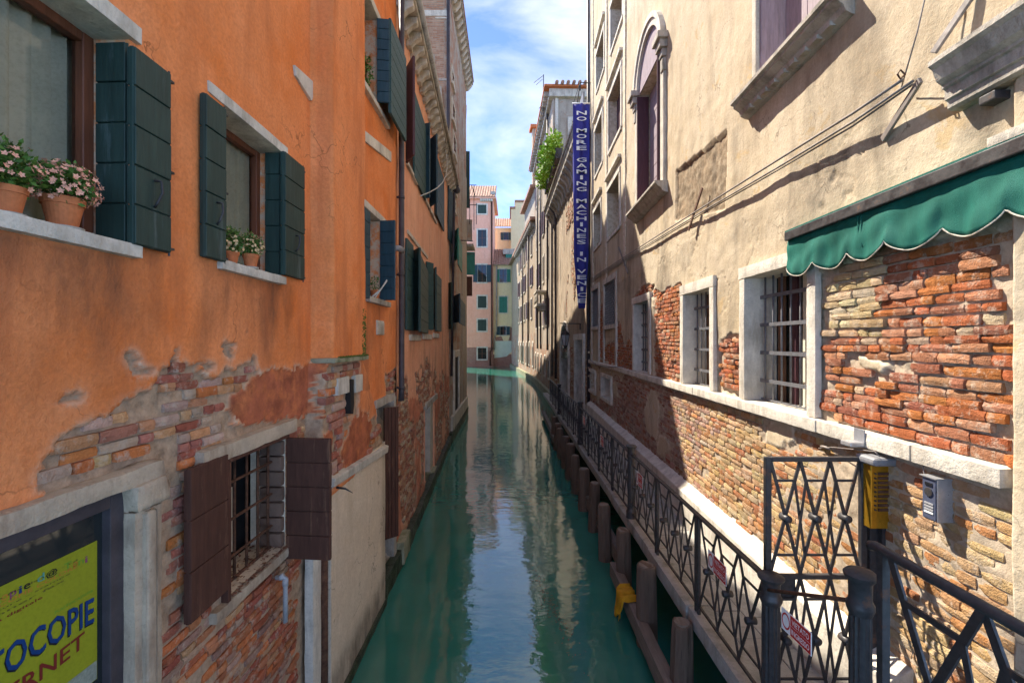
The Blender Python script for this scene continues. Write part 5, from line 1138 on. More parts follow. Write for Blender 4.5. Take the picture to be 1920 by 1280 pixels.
a_ = FR2.p(0, 0, 0); f_ = Fr(a_[0], a_[1], FR2.nx, FR2.ny, 1); m = MB()
m.prism(f_, [(-0.02, 11.1), (0.06, 11.12), (0.12, 11.35), (0.26, 11.62), (0.48, 11.78), (0.50, 11.9), (0.55, 12.0), (0.55, 12.12), (-0.02, 12.12)], 0.0, L2); m.build('cornice', M['dirtystone'], ban)
for k in range(16):
    m = MB(); a_ = FR2.p(0.3 + k * 0.74, 0, 0); m.prism(Fr(a_[0], a_[1], FR2.nx, FR2.ny, 1), [(0.0, 11.0), (0.1, 11.05), (0.2, 11.4), (0.5, 11.7), (0.5, 11.85), (0, 11.85)], -0.12, 0.12); m.build('bracket', M['dirtystone'], ban, bev=0.02)
m = MB(); m.tube([FR2.p(0, 12.16, 0.58), FR2.p(L2, 12.16, 0.58)], 0.05, 8); m.build('gutter', M['stone'], ban, smooth=True)
P = FR2.p; m = MB(); m.hexa([P(0, 12.12, 0.6), P(L2, 12.12, 0.6), P(L2, 12.12, -4), P(0, 12.12, -4), P(0, 12.2, 0.6), P(L2, 12.2, 0.6), P(L2, 13.2, -4), P(0, 13.2, -4)]); m.build('roof', M['rooftile'], ban)
m = MB(); m.wbox(FR2, 0.2, L2, 12.2, 13.5, 0.10, 0.16); terr = m.build('terrace_parapet', M['grey_metal'], ban)
for k in range(6):
    q = MB(); u = 5.9 + k * 0.98; q.wbox(FR2, u, u + 0.9, 13.2, 13.75, 0.17, 0.55); q.build('planter', M['iron'], terr, bev=0.02)
for x in (1045, 1038):
    m = MB(); u = FR2.u(x); m.tube([FR2.p(u, 11.8, 0.5), FR2.p(u, 11.2, 0.1), FR2.p(u, 1.6, 0.1)], 0.07, 8); m.build('drain_pipe', M['pipe' if x > 1040 else 'cable'], ban, smooth=True)

FR3 = Fr(2.62, 29.25, -0.44, 13.6, -1); L3 = 13.6
gre = empty('grey_balcony_house', (3.4, 36, 0), 'tall grey stuccoed house with tiled eaves and small stone balcony on the far right bank', 'house')
H3 = 19.4
m = MB(); m.wbox(FR3, 0, L3, -0.4, H3, -6, 0.0); m.build('wall', M['greyplaster'], gre)
m = MB(); m.wbox(FR3, 0.0, L3, -0.4, 3.6, -0.1, 0.03); m.build('brick_base', M['brickcanal'], gre)
m = MB(); m.wbox(FR3, -0.3, L3 + 0.2, H3, H3 + 0.5, -6, 0.25); m.build('frieze', M['stone'], gre, bev=0.03)
P = FR3.p; m = MB(); m.wbox(FR3, -0.55, L3 + 0.3, H3 + 0.5, H3 + 0.62, -6, 0.6); m.build('eaves_board', M['terracotta'], gre)
for k in range(22): 
    m = MB(); u = 0.1 + k * 0.62; m.wbox(FR3, u, u + 0.2, H3 + 0.2, H3 + 0.5, 0.25, 0.55); m.build('bracket', M['dirtystone'], gre)
xg = FR3.p(0, 0, 0)
for k in range(12):
    m = MB(); x = xg[0] + 0.2 + k * 0.36; m.tube([(x, xg[1] - 0.75, H3 + 0.66), (x, xg[1] + 6, H3 + 1.2)], 0.11, 8); m.build('roof_tile', M['rooftile'], gre, smooth=True)
FGB = Fr(xg[0], xg[1] - 0.03, 1, 0, 1)
stone_window(FGB, 1.25, 2.3, 16.0, 17.9, gre, 0.3, None, 'purple')
m = MB(); m.wbox(FGB, 0.15, 0.35, 13, H3, 0, 0.05); m.wbox(FGB, 0.2, 1.2, 14.1, 14.9, 0, 0.12); m.build('pilaster_strip', M['whitestone'], gre)
for i, v in enumerate((5.0, 8.4, 12.0, 15.8)):
    for j, u in enumerate((2.4, 5.2, 8.0, 10.8)):
        stone_window(FR3, u, u + 0.95, v, v + 1.9, gre, 0.14, 'purple' if (i + j) % 3 == 0 else None, 'purple' if (i + j) % 3 == 1 else None)
for j, u in enumerate((1.6, 4.4, 7.2, 10.0, 12.4)):
    m = MB(); m.prism(FR3.sub(0, 0.035, 1, 0.035), [(u - 0.35, 1.2), (u + 0.35, 1.2), (u + 0.35, 2.4), (u + 0.2, 2.75), (u, 2.85), (u - 0.2, 2.75), (u - 0.35, 2.4)], -0.02, 0.07); o = m.build('window', M['whitestone'], gre, bev=0.01)
    m = MB(); m.wbox(FR3, u - 0.22, u + 0.22, 1.35, 2.5, 0.06, 0.115); m.build('pane', M['dark'], o)
m = MB(); m.wbox(FR3, 3.4, 5.6, 6.35, 6.55, 0, 0.75); m.wbox(FR3, 3.6, 5.4, 6.05, 6.35, 0, 0.45); o = m.build('balcony', M['stone'], gre, bev=0.02)
for k in range(8):
    q = MB(); u = 3.5 + k * 0.28; q.lathe([(0.05, 0), (0.08, 0.25), (0.04, 0.5), (0.06, 0.8)], FR3.p(u, 6.55, 0.68), 8); q.build('baluster', M['dirtystone'], o, smooth=True)
q = MB(); q.wbox(FR3, 3.4, 5.6, 7.35, 7.48, 0.0, 0.78); q.build('balcony_rail', M['stone'], o, bev=0.02)
for u in (2.0, 6.9, 9.8):
    m = MB(); m.tube([FR3.p(u, H3, 0.12), FR3.p(u, 3.2, 0.12)], 0.07, 8); m.build('drain_pipe', M['pipe'], gre, smooth=True)
slab(FR3, -0.5, L3, -0.4, 0.55, -0.2, 0.28, gre, M['mossstone'], 'plinth', 0.03, 0.4, 95)
FR4 = Fr(2.18, 42.85, -1.40, 16.1, -1); L4 = 25.5
far = empty('brick_bend_house', (1.8, 52, 0), 'weathered house with arched ground windows at the far bend of the right bank', 'house')
H4 = 15.2
m = MB(); m.wbox(FR4, 0, L4, -0.4, H4, -6, 0.0); m.build('wall', M['tan'], far)
m = MB(); m.wbox(FR4, 0, 8.6, H4 + 0.31, 18.2, -6, 0.02); m.build('upper_wall', M['greyplaster'], far)
m = MB(); m.wbox(FR4, -0.2, 8.8, 18.2, 18.5, -6, 0.5); m.build('upper_roof', M['rooftile'], far)
m = MB(); m.wbox(FR4, 0.0, L4, -0.4, 4.6, -0.1, 0.04); m.build('brick_base', M['brickcanal'], far)
m = MB(); m.wbox(FR4, -0.2, L4, H4, H4 + 0.3, -6, 0.5); m.build('roof', M['rooftile'], far)
for k in range(20):
    m = MB(); u = 0.4 + k * 0.85; m.wbox(FR4, u, u + 0.3, H4 - 0.45, H4, 0, 0.45); m.build('bracket', M['dirtystone'], far)
for i, v in enumerate((6.2, 9.4, 12.4)):
    for j, u in enumerate((2, 5, 8, 11, 14)): stone_window(FR4, u, u + 1.1, v, v + 1.8, far, 0.15, 'purple' if (i + j) % 2 else None)
for j, u in enumerate((1.2, 3.9, 6.6, 9.3, 12, 14.5)):
    m = MB(); m.prism(FR4.sub(0, 0.045, 1, 0.045), [(u - 0.45, 1.3), (u + 0.45, 1.3), (u + 0.45, 3.2), (u + 0.25, 3.7), (u, 3.85), (u - 0.25, 3.7), (u - 0.45, 3.2)], -0.02, 0.07); o = m.build('window', M['whitestone'], far, bev=0.01)
    m = MB(); m.wbox(FR4, u - 0.28, u + 0.28, 1.5, 3.3, 0.06, 0.125); m.build('pane', M['dark'], o)
for u in (4.5, 9.8): 
    m = MB(); m.tube([FR4.p(u, H4, 0.12), FR4.p(u, 1.2, 0.12)], 0.09, 8); m.build('drain_pipe', M['cable'], far, smooth=True)
m = MB(); m.wbox(FR4, 1.6, 2.4, 18.5, 24.6, -0.7, 0.0); o = m.build('chimney', M['tan'], far); m = MB(); m.wbox(FR4, 1.35, 2.65, 24.6, 24.9, -0.95, 0.25); m.build('chimney_cap', M['terracotta'], o)
slab(FR4, 0, L4, -0.4, 0.5, -0.2, 0.3, far, M['mossstone'], 'plinth', 0.03, 0.6, 96)
# ================================================================== RAILING, GATE, COLUMNS
ORD = ['nearest', 'second', 'third', 'fourth', 'fifth', 'sixth', 'seventh', 'eighth', 'ninth', 'tenth', 'eleventh', 'twelfth', 'thirteenth', 'fourteenth', 'fifteenth', 'sixteenth']
FRL = Fr(1.955, 0, -0.0075, 1, -1)
def lattice(fr, u0, w, nmod, v0, v1, root, mat, bw=0.024, knob=True):
    mw = w / nmod; nn = (fr.nx, fr.ny, 0); hh = v1 - v0; vm = (v0 + v1) / 2
    for k in range(nmod):
        a = u0 + k * mw; b = a + mw; c = (a + b) / 2
        for (p, q, dd) in (((a, v1), (b, v0), 0.004), ((b, v1), (a, v0), -0.004)):
            m = MB(); m.bar(fr.p(p[0], p[1], dd), fr.p(q[0], q[1], dd), bw, 0.012, nn); m.build('diagonal_bar', mat, root)
        for t in (0.17, 0.83):
            v = v0 + hh * t; e = mw * abs(0.5 - t) * 0.98; m = MB(); m.bar(fr.p(c - e, v), fr.p(c + e, v), bw * 0.8, 0.010, nn); m.build('tie_bar', mat, root)
        if k < nmod - 1:
            e = mw * 0.17; m = MB(); m.bar(fr.p(b - e, v0 + hh * 0.17, 0.007), fr.p(b + e, v0 + hh * 0.83, 0.007), bw * 0.8, 0.008, nn); m.bar(fr.p(b + e, v0 + hh * 0.17, -0.007), fr.p(b - e, v0 + hh * 0.83, -0.007), bw * 0.8, 0.008, nn); m.build('cross_bar', mat, root)
        if knob:
            m = MB(); m.tube([fr.p(c, vm, -0.045), fr.p(c, vm, -0.04), fr.p(c, vm, 0.04), fr.p(c, vm, 0.045)], [0.022, 0.029, 0.029, 0.022], 12); m.build('knob', mat, root, smooth=True)
PL = 1.29
def panel_at(u): return FRL.p(u, 1.0)
root = empty('railing_panel', panel_at(3.42), 'nearest black iron lattice railing panel, beside the gate', 'railing', 'lattice railing panels along the walkway')
u = 3.42
for e in (0.03, PL - 0.03):
    m = MB(); m.wbox(FRL, u + e - 0.016, u + e + 0.016, 1.0, 2.0, -0.016, 0.016); m.build('post', M['iron'], root, bev=0.003, seg=1)
m = MB(); m.wbox(FRL, u, u + PL - 0.002, 2.0, 2.022, -0.026, 0.026); m.build('top_rail', M['iron'], root, bev=0.006)
m = MB(); m.wbox(FRL, u + 0.047, u + PL - 0.047, 1.075, 1.10, -0.012, 0.012); m.build('bottom_rail', M['iron'], root, bev=0.003, seg=1)
lattice(FRL, u + 0.06, PL - 0.12, 3, 1.10, 1.998, root, M['iron'])
NP = 14
for k in range(1, NP):
    c = copy_tree(root, None, Vector(panel_at(u + PL * k))); LOC[c.name] = Vector(c.location)
    c['label'] = '%s black iron lattice railing panel along the walkway, counting from the gate' % ORD[k] if k < NP - 1 else 'farthest black iron lattice railing panel, ending at the arched canal door'
def column(loc, h, r, label):
    o = empty('iron_column', loc, label, 'post', 'fluted iron columns of the railing')
    m = MB(); m.lathe([(r * 1.35, 0), (r * 1.35, 0.1), (r * 1.05, 0.14), (r, 0.18)], loc, 20); m.build('base', M['iron'], o, smooth=False)
    m = MB(); m.lathe([(r, 0.16), (r * 0.98, h - 0.2)], loc, 28, flute=0.09); m.build('shaft', M['iron'], o)
    m = MB(); m.lathe([(r * 1.02, h - 0.22), (r * 1.22, h - 0.19), (r * 1.22, h - 0.17), (r * 1.02, h - 0.15), (r * 1.0, h - 0.14), (r * 1.02, h - 0.06), (r * 1.42, h - 0.035), (r * 1.46, h - 0.022), (r * 1.2, h - 0.008), (r * 0.5, h)], loc, 24); m.auto = True; m.build('cap', M['iron'], o, smooth=True)
    return o
column((1.90, 3.34, 1.0), 1.10, 0.062, 'black fluted iron column at the lower foot of the lattice gate, nearest the water')
column((1.745, 2.28, 1.0), 1.66, 0.05, 'black fluted iron column standing closest to the camera, right of the gate')
for k, y in enumerate((7.25, 12.4, 17.55)): column((FRL.p(y, 0)[0], y, 1.0), 1.16, 0.06, '%s black iron column rising between the lattice panels down the walkway' % ('first', 'second', 'third')[k])
# gate across the walkway
FGT = Fr(1.905, 3.42, 1, 0, 1); GW = 0.745
gate = empty('lattice_gate', (1.905, 3.42, 1.0), 'tall black iron lattice gate standing across the walkway', 'gate')
for e in (0.015, GW - 0.015):
    m = MB(); m.wbox(FGT, e - 0.022, e + 0.022, 1.0, 2.935, -0.02, 0.02); m.build('post', M['iron'], gate, bev=0.004, seg=1)
for v in (2.90, 2.02, 1.08):
    m = MB(); m.wbox(FGT, 0.037, GW - 0.037, v, v + 0.035, -0.018, 0.018); m.build('rail', M['iron'], gate, bev=0.004, seg=1)
lattice(FGT, 0.037, GW - 0.074, 3, 2.055, 2.90, gate, M['iron'], 0.022); lattice(FGT, 0.037, GW - 0.074, 3, 1.115, 2.02, gate, M['iron'], 0.022)
m = MB(); m.wbox(FGT, 0.04, 0.24, 1.86, 2.02, -0.04, -0.02); m.build('lock_box', M['iron'], gate, bev=0.006)
m = MB(); m.wbox(FGT, GW + 0.02, GW + 0.075, 0.99, 2.93, -0.02, 0.03); m.build('hanging_post', M['iron'], gate, bev=0.004)
# brass bell panel with hood
bell = empty('bell_panel', (2.70, 3.36, 2.3), 'brass doorbell panel under a dark hood beside the lattice gate', 'doorbell')
f = Fr(2.625, 3.33, 1, 0, 1)
m = MB(); m.wbox(f, 0.0, 0.175, 2.43, 2.90, -0.09, 0.0); m.build('plate', M['brass'], bell, bev=0.006)
for k in range(9):
    m = MB(); v = 2.56 + k * 0.033; m.wbox(f, 0.05, 0.15, v, v + 0.02, 0.001, 0.006); m.build('name_slot', M['rust'], bell)
    m = MB(); q = f.p(0.03, v + 0.01, 0.0); m.tube([q, (q[0], q[1] - 0.01, q[2])], 0.007, 8); m.build('button', M['iron'], bell)
m = MB(); m.wbox(f, -0.03, 0.215, 2.90, 2.96, -0.12, 0.07); m.build('hood', M['grey_metal'], bell, bev=0.028, seg=3)
m = MB(); m.wbox(f, 0.10, 0.15, 1.0, 2.43, -0.07, -0.02); m.build('leg', M['iron'], bell)
# parapet rail of the bridge, nearest
FPR = Fr(1.76, 0, 0, 1, -1)
par = empty('bridge_railing', (1.76, 1.6, 1.6), 'round topped iron lattice railing at the bottom right corner, closest to the camera', 'railing')
m = MB(); m.tube([FPR.p(0.7, 2.81, 0), FPR.p(2.20, 2.81, 0), FPR.p(2.235, 2.80, 0)], 0.024, 12); m.build('handrail', M['iron'], par, smooth=True)
for q0 in (2.14, 0.8): m = MB(); m.wbox(FPR, q0, q0 + 0.035, 1.3, 2.80, -0.018, 0.018); m.build('post', M['iron'], par)
lattice(FPR, 0.86, 1.26, 3, 1.83, 2.795, par, M['iron'], 0.034, knob=False)
# sloping chain bar between the columns with its sign
m = MB(); m.tube([(1.86, 3.3, 2.0), (1.78, 2.35, 2.46)], 0.012, 8); tag(m.build('link_bar', M['rust'], smooth=True), 'thin brown iron bar linking the two columns below the gate', 'bar')
def sign(fr, u0, u1, v0, v1, d, label, tilt=0.0, name='prohibition_sign'):
    loc = fr.p((u0 + u1) / 2, v0, d); o = empty(name, loc, label, 'sign', 'red and white prohibition signs on the railing')
    w = u1 - u0; h = v1 - v0
    m = MB(); m.wbox(fr, u0, u1, v0, v1, d - 0.002, d + 0.002); m.build('plate', M['white'], o)
    m = MB(); m.wbox(fr, u0 + 0.015 * w, u0 + 0.67 * w, v0 + 0.51 * h, v0 + 0.97 * h, d + 0.0022, d + 0.0032); m.wbox(fr, u0 + 0.015 * w, u0 + 0.67 * w, v0 + 0.03 * h, v0 + 0.49 * h, d + 0.0022, d + 0.0032); m.build('red_field', M['red'], o)
    m = MB(); uc = u0 + 0.83 * w; vc = (v0 + v1) / 2; vs = []; fs = []; N = 28
    for k in range(N):
        a = 2 * math.pi * k / N
        for r in (0.145, 0.112): vs.append(fr.p(uc + r * w * math.cos(a), vc + r * 2.6 * h * math.sin(a), d + 0.003))
    for k in range(N): fs.append((2 * k, 2 * k + 1, (2 * k + 3) % (2 * N), (2 * k + 2) % (2 * N)))
    m.add(vs, fs); m.build('ring', M['red'], o, fix=False)
    text_mesh('VIETATO', 'lettering', M['white'], o, fr, u0 + 0.335 * w, v0 + 0.725 * h, d + 0.0045, w * 0.56, h * 0.25, True)
    text_mesh('INGRESSO', 'lettering', M['white'], o, fr, u0 + 0.335 * w, v0 + 0.275 * h, d + 0.0045, w * 0.58, h * 0.25, True)
    return o
fs_ = Fr(1.955, 0, -0.0075, 1, -1)
def sgn(x, y, w, h, label):
    u, v = FRL.px(x, y, 0.05); sign(FRL, u - w / 2, u + w / 2, v - h / 2, v + h / 2, 0.035, label)
sgn(1341, 1062, 0.36, 0.17, 'red and white prohibition sign on the first railing panel beyond the gate')
f = Fr(1.80, 0, -0.05, 1, -1); u, v = f.px(1490, 1180); sign(f, u - 0.14, u + 0.12, v - 0.06, v + 0.07, 0, 'red and white prohibition sign hanging between the two nearest iron columns')
sgn(1197, 899, 0.30, 0.19, 'red and white prohibition sign by the first column down the railing')
sgn(1127, 826, 0.32, 0.2, 'small red prohibition sign midway down the railing'); sgn(1094, 788, 0.32, 0.2, 'farthest tiny red prohibition sign on the railing')
# ================================================================== PILES AND FENDER BEAMS
pile_px = [(1275, 1165), (1213, 1058), (1170, 992), (1135, 945), (1108, 905), (1095, 878), (1080, 855), (1066, 830), (1055, 814), (1046, 800), (1039, 790), (1033, 780)]
rr = random.Random(31)
for k, (x, y) in enumerate(pile_px):
    zt = 0.96 + rr.uniform(-0.04, 0.04); t = (EYE - zt) * F / (y - 640); X = (x - 960) / F * t
    if k > 3: t = 4.63 + 1.13 * k; X = 1.70 - 0.0075 * t
    r = 0.122 + rr.uniform(-0.012, 0.012)
    o = empty('mooring_pile', (X, t, -0.4), '%s round timber pile standing in the water under the walkway edge, counting from the camera' % (ORD[k] if k else 'nearest') if k < 11 else 'farthest round timber pile under the walkway edge', 'pile', 'timber piles along the walkway')
    m = MB(); n = 18; vs = []; fs = []; prof = [(-0.4, 1.0), (0.1, 1.02), (0.4, 1.0), (0.7, 0.97), (zt - 0.1, 0.95), (zt - 0.02, 0.9), (zt, 0.78)]
    ph = rr.uniform(0, 6)
    for i, (z, s) in enumerate(prof):
        for j in range(n):
            a = 2 * math.pi * j / n; q = r * s * (1 + 0.06 * math.sin(3 * a + ph) + 0.045 * math.sin(7 * a + ph * 2 + z) + rr.uniform(-.022, .022)); lx = 0.03 * math.sin(ph) * max(0, z)
            vs.append((X + q * math.cos(a) + lx, t + q * math.sin(a), z + (0.012 * math.sin(2 * a + ph) if i >= 5 else 0)))
    for i in range(len(prof) - 1):
        for j in range(n): fs.append((i * n + j, i * n + (j + 1) % n, (i + 1) * n + (j + 1) % n, (i + 1) * n + j))
    fs.append(tuple(range((len(prof) - 1) * n, len(prof) * n))); m.add(vs, fs); m.build('shaft', M['pile'], o, fix=True)
    m = MB(); m.lathe([(r * 0.76, zt - 0.01), (r * 0.70, zt + 0.006)], (X + 0.03 * math.sin(ph) * zt, t, 0), 16); m.build('cut_top', M['timber'], o)
for k, (xa, ya, xb, yb) in enumerate(((1300, 1400, 1143, 1052), (1154, 1040, 1064, 877), (1070, 872, 1030, 808), (1033, 812, 1014, 770))):
    def bp(x, y): t = (EYE - 0.34) * F / (y - 640); return ((x - 960) / F * t, t)
    a = bp(xa, ya); b = bp(xb, yb); f = Fr(a[0] + 0.05 * (k % 2), a[1], b[0] - a[0] + 0.0, b[1] - a[1], -1); L = math.hypot(b[0] - a[0], b[1] - a[1])
    m = MB(); m.rbox(f, 0, L, 0.12, 0.34 + 0.02 * (k % 2), -0.14, 0.0, 0.25, 0.006, 300 + k, 1.5)
    tag(m.build('fender_beam', M['timber']), ('nearest long timber fender beam with the yellow cloth, just above the water', 'second timber fender beam along the piles, behind the yellow cloth', 'third timber fender beam along the piles', 'farthest timber fender beam along the piles')[k], 'beam', 'timber fender beams in front of the piles')
# yellow cloth over the beam
a = ((1300 - 960) / F * ((EYE - .34) * F / 760), (EYE - .34) * F / 760); t = (EYE - 0.36) * F / (1112 - 640.0); X = (1172 - 960) / F * t
m = MB(); N, Q = 18, 26; vs = []; fs = []
for i in range(N + 1):
    w = (i / N - 0.5) * 0.40
    for j in range(Q + 1):
        s = j / Q
        if s < 0.22: x = X + 0.13 - 0.02 * s; z = 0.20 + (0.17) * (s / 0.22)
        elif s < 0.42: x = X + 0.13 - 0.20 * (s - 0.22) / 0.20; z = 0.37 + 0.015 * math.sin(w * 40)
        else:
            e = (s - 0.42) / 0.58; x = X - 0.075 - 0.03 * e + 0.02 * math.sin(w * 38 + 1) * e; z = 0.36 - (0.30 + 0.05 * math.sin(w * 17)) * e
        x += 0.012 * math.sin(w * 60 + s * 3); pin = 1 - 0.35 * (s if s > .42 else 0)
        vs.append((x, t + w * pin + 0.02 * math.sin(s * 9), z + 0.01 * math.sin(w * 55 + s * 6)))
for i in range(N):
    for j in range(Q): q = i * (Q + 1) + j; fs.append((q, q + 1, q + Q + 2, q + Q + 1))
m.add(vs, fs); o = m.build('draped_cloth', M['yellowcloth'], smooth=True, fix=False); tag(o, 'mustard yellow cloth draped over the timber beam above the water', 'cloth')
md = o.modifiers.new('thickness', 'SOLIDIFY'); md.thickness = 0.006
# drifting weed
m = MB(); rr = random.Random(77)
for k in range(260):
    e = rr.gauss(0, 1); X = 0.56 + 0.10 * e + rr.gauss(0, 0.05); t = 6.6 - 0.55 * e + rr.gauss(0, 0.16); a = rr.uniform(0, 6.28); s = rr.uniform(0.008, 0.035)
    m.add([(X, t, 0.004), (X + s * math.cos(a), t + s * math.sin(a), 0.006), (X + s * math.cos(a + .5), t + s * math.sin(a + .5), 0.005)], [(0, 1, 2)])
tag(m.build('floating_weed', M['debris'], fix=False), 'scatter of dark weed floating on the green water', 'weed', kind='stuff')
# ================================================================== AWNING, INTERCOM, LIGHT
aw = empty('awning', FR.p(3.2, 4.7, 0), 'green scalloped awning with black roller bar, top right', 'awning')
AD = 0.085; ua, va = FR.px(1477, 436, AD); ub_, vb_ = FR.px(1960, 292, AD)
fA = FR.sub(ua, AD, ub_, AD, 1)      # runs towards the camera
LA = ua - ub_; vt = va
m = MB(); m.wbox(fA, -0.0, LA, vt - 0.085, vt, -0.05, 0.035); m.build('roller_bar', M['iron'], aw, bev=0.008)
m = MB(); m.wbox(fA, 0.0, LA, vt, vt + 0.012, -0.10, 0.03); m.build('top_hem', M['awning'], aw)
m = MB(); N = 150; J = 10; vs = []; fs = []
sp = 0.40
for i in range(N + 1):
    u = LA * i / N; ph = (u / sp) % 1.0
    dp = 0.29 + 0.10 * (math.sin(math.pi * ph) ** 0.6)
    for j in range(J + 1):
        s = j / J; dd = 0.0 + (0.018 * math.sin(u * 7.0) + 0.012 * math.sin(u * 17 + 1)) * s + 0.010 * math.sin(u * 11 + 7 * s) * s * (1 - s) * 3 + 0.006 * math.sin(u * 41 + 3 * s) * s
        vs.append(fA.p(u, vt - 0.085 - (dp - 0.03) * s, dd))
for i in range(N):
    for j in range(J): q = i * (J + 1) + j; fs.append((q, q + 1, q + J + 2, q + J + 1))
b0 = len(vs)
m.add(vs, fs); o = m.build('valance', M['awning'], aw, smooth=True, fix=False); md = o.modifiers.new('thickness', 'SOLIDIFY'); md.thickness = 0.004
m = MB(); pts = []
for i in range(N + 1): u = LA * i / N; ph = (u / sp) % 1.0; dp = 0.29 + 0.10 * (math.sin(math.pi * ph) ** 0.6); pts.append(fA.p(u, vt - 0.085 - (dp - 0.03), 0.003 + (0.018 * math.sin(u * 7.0) + 0.012 * math.sin(u * 17 + 1))))
m.tube(pts, 0.0045, 5); m.build('scallop_trim', M['stone'], aw)
for us_ in (0.92, 0.955, 2.1):
    m = MB(); m.tube([fA.p(us_, vt - 0.09, 0.004), fA.p(us_, vt - 0.33, 0.004 + 0.018 * math.sin(us_ * 7.0) + 0.012 * math.sin(us_ * 17 + 1))], 0.004, 5); m.build('seam', M['awning'], aw)
m = MB(); vs = []; fs = []
for j in range(11):
    s = j / 10
    for i in range(5): vs.append(fA.p(0.0 + 0.02 * math.sin(s * 5 + i), vt - 0.085 - 0.33 * s * (1 - 0.12 * i / 4), -0.12 * i / 4))
for j in range(10):
    for i in range(4): q = j * 5 + i; fs.append((q, q + 1, q + 6, q + 5))
m.add(vs, fs); m.build('side_flap', M['awning'], aw, smooth=True, fix=False)
ua, va = FR.px(1728, 890, 0.09); ub2 = FR.u(1756, 0.09); vb2 = FR.v(1728, 968, 0.09)
ic = empty('intercom', FR.p(ua, vb2, 0), 'aluminium intercom box with blue grey front on the sunlit brick wall', 'intercom')
m = MB(); m.wbox(FR, ub2, ua, vb2, va, -0.02, 0.085); m.build('case', M['alu'], ic, bev=0.004)
m = MB(); m.wbox(FR, ub2 + 0.008, ua - 0.008, vb2 + 0.01, va - 0.012, 0.086, 0.090); m.build('faceplate', M['intercom'], ic)
m = MB(); m.wbox(FR, ub2 - 0.004, ua + 0.006, va, va + 0.006, -0.02, 0.10); m.build('hood', M['alu'], ic)
w = ua - ub2; h = va - vb2; q0 = (ua + ub2) / 2
m = MB(); m.tube([FR.p(q0, vb2 + h * 0.66, 0.09), FR.p(q0, vb2 + h * 0.66, 0.096)], w * 0.26, 16); m.build('speaker', M['iron'], ic)
m = MB(); m.wbox(FR, q0 - w * 0.24, q0 + w * 0.24, vb2 + h * 0.80, vb2 + h * 0.88, 0.0905, 0.094); m.build('camera_window', M['ink_black'], ic)
for k in range(4):
    m = MB(); m.wbox(FR, q0 - w * 0.3, q0 + w * 0.3, vb2 + h * (0.16 + 0.07 * k), vb2 + h * (0.20 + 0.07 * k), 0.0905, 0.094); m.build('button', M['pvc'] if k else M['white'], ic)
cable([(1733, 862, .02), (1731, 880, .04), (1733, 890, .06)], 0.004, 0)
u, v = FR.px(1608, 822, 0.1); fl = empty('wall_floodlight', FR.p(u, v, 0.08), 'small grey box light fixed to the stone string course', 'light fitting')
m = MB(); m.wbox(FR, u - 0.05, u + 0.06, v - 0.03, v + 0.075, 0.078, 0.086); m.build('back_plate', M['grey_metal'], fl, bev=0.003)
m = MB(); m.wbox(FR, u - 0.05, u + 0.06, v - 0.055, v - 0.02, 0.08, 0.19); m.build('lamp_box', M['alu'], fl, bev=0.008)
cable([(1535, 840, .02), (1560, 838, .03), (1600, 842, .1), (1640, 846, .12), (1650, 856, .1)], 0.004, 0)
cable([(1540, 836, .01), (1548, 838, .04), (1556, 842, .03)], 0.012, 0)
# ================================================================== BANNER AND LANTERN
YB = 17.22; FBn = Fr(0, YB, 1, 0, 1); k1 = YB / F
bn = empty('blue_banner', ((1090 - 960) * k1, YB, 5.0), 'long blue vertical banner with stacked white capitals hanging down the right bank', 'banner')
def edge(y):
    if y < 480: l = 1074 + (y - 195) * 0.006; r = 1106 - (y - 195) * 0.009
    else: t = (y - 480) / 98; l = 1075.7 + 8.6 * t; r = 1103.4 - 6 * t
    return l, r
m = MB(); vs = []; fs = []; N = 60; Q = 10
for i in range(N + 1):
    y = 195 + (578 - 195) * i / N; l, r = edge(y)
    for j in range(Q + 1):
        x = l + (r - l) * j / Q; vs.append((k1 * (x - 960), YB + 0.05 * math.sin(j * 1.0 + 0.10 * i) + 0.03 * math.sin(j * 2.1 - 0.22 * i), EYE - (y - 640) * k1))
for i in range(N):
    for j in range(Q): q = i * (Q + 1) + j; fs.append((q, q + 1, q + Q + 2, q + Q + 1))
m.add(vs, fs); o = m.build('cloth', M['banner'], bn, smooth=True, fix=False); md = o.modifiers.new('thickness', 'SOLIDIFY'); md.thickness = 0.006
for i, ch in enumerate('NO MORE GAMING MACHINES IN VENICE'):
    if ch == ' ': continue
    y = 214 + i * 10.94; l, r = edge(y); c = (l + r) / 2
    text_mesh(ch, 'letter', M['white'], bn, FBn, k1 * (c - 960), EYE - (y - 640) * k1, 0.09, k1 * (5 if ch == 'I' else 19 if i < 20 else 17), k1 * 7.6)
m = MB(); m.tube([(k1 * 113, YB, EYE + 446 * k1), (k1 * 147, YB, EYE + 446 * k1)], 0.03, 8); m.build('pole', M['white'], bn, smooth=True)
m = MB(); z0 = EYE + 446 * k1
m.tube([(k1 * 122, YB, z0), (k1 * 128, YB, EYE + 485 * k1), (k1 * 148, YB, EYE + 484 * k1)], 0.022, 6); m.tube([(k1 * 128, YB, EYE + 485 * k1), (k1 * 128, YB, EYE + 470 * k1)], 0.022, 6); m.tube([(k1 * 115, YB, z0), (k1 * 126, YB, EYE + 480 * k1)], 0.012, 6)
m.build('bracket', M['iron'], bn)
YLn = 19.0; k2 = YLn / F
ln = empty('wall_lantern', ((1060 - 960) * k2, YLn, EYE - 25 * k2), 'black wall lantern on a bracket above the arched canal door', 'lantern')
def Lp(x, y): return ((x - 960) * k2, YLn, EYE - (y - 640) * k2)
m = MB(); m.tube([Lp(1050, 606), Lp(1090, 607)], 0.02, 6); m.tube([Lp(1088, 606), Lp(1088, 618)], 0.03, 6); m.tube([Lp(1060, 606), Lp(1060, 614)], 0.018, 6); m.build('bracket', M['iron'], ln)
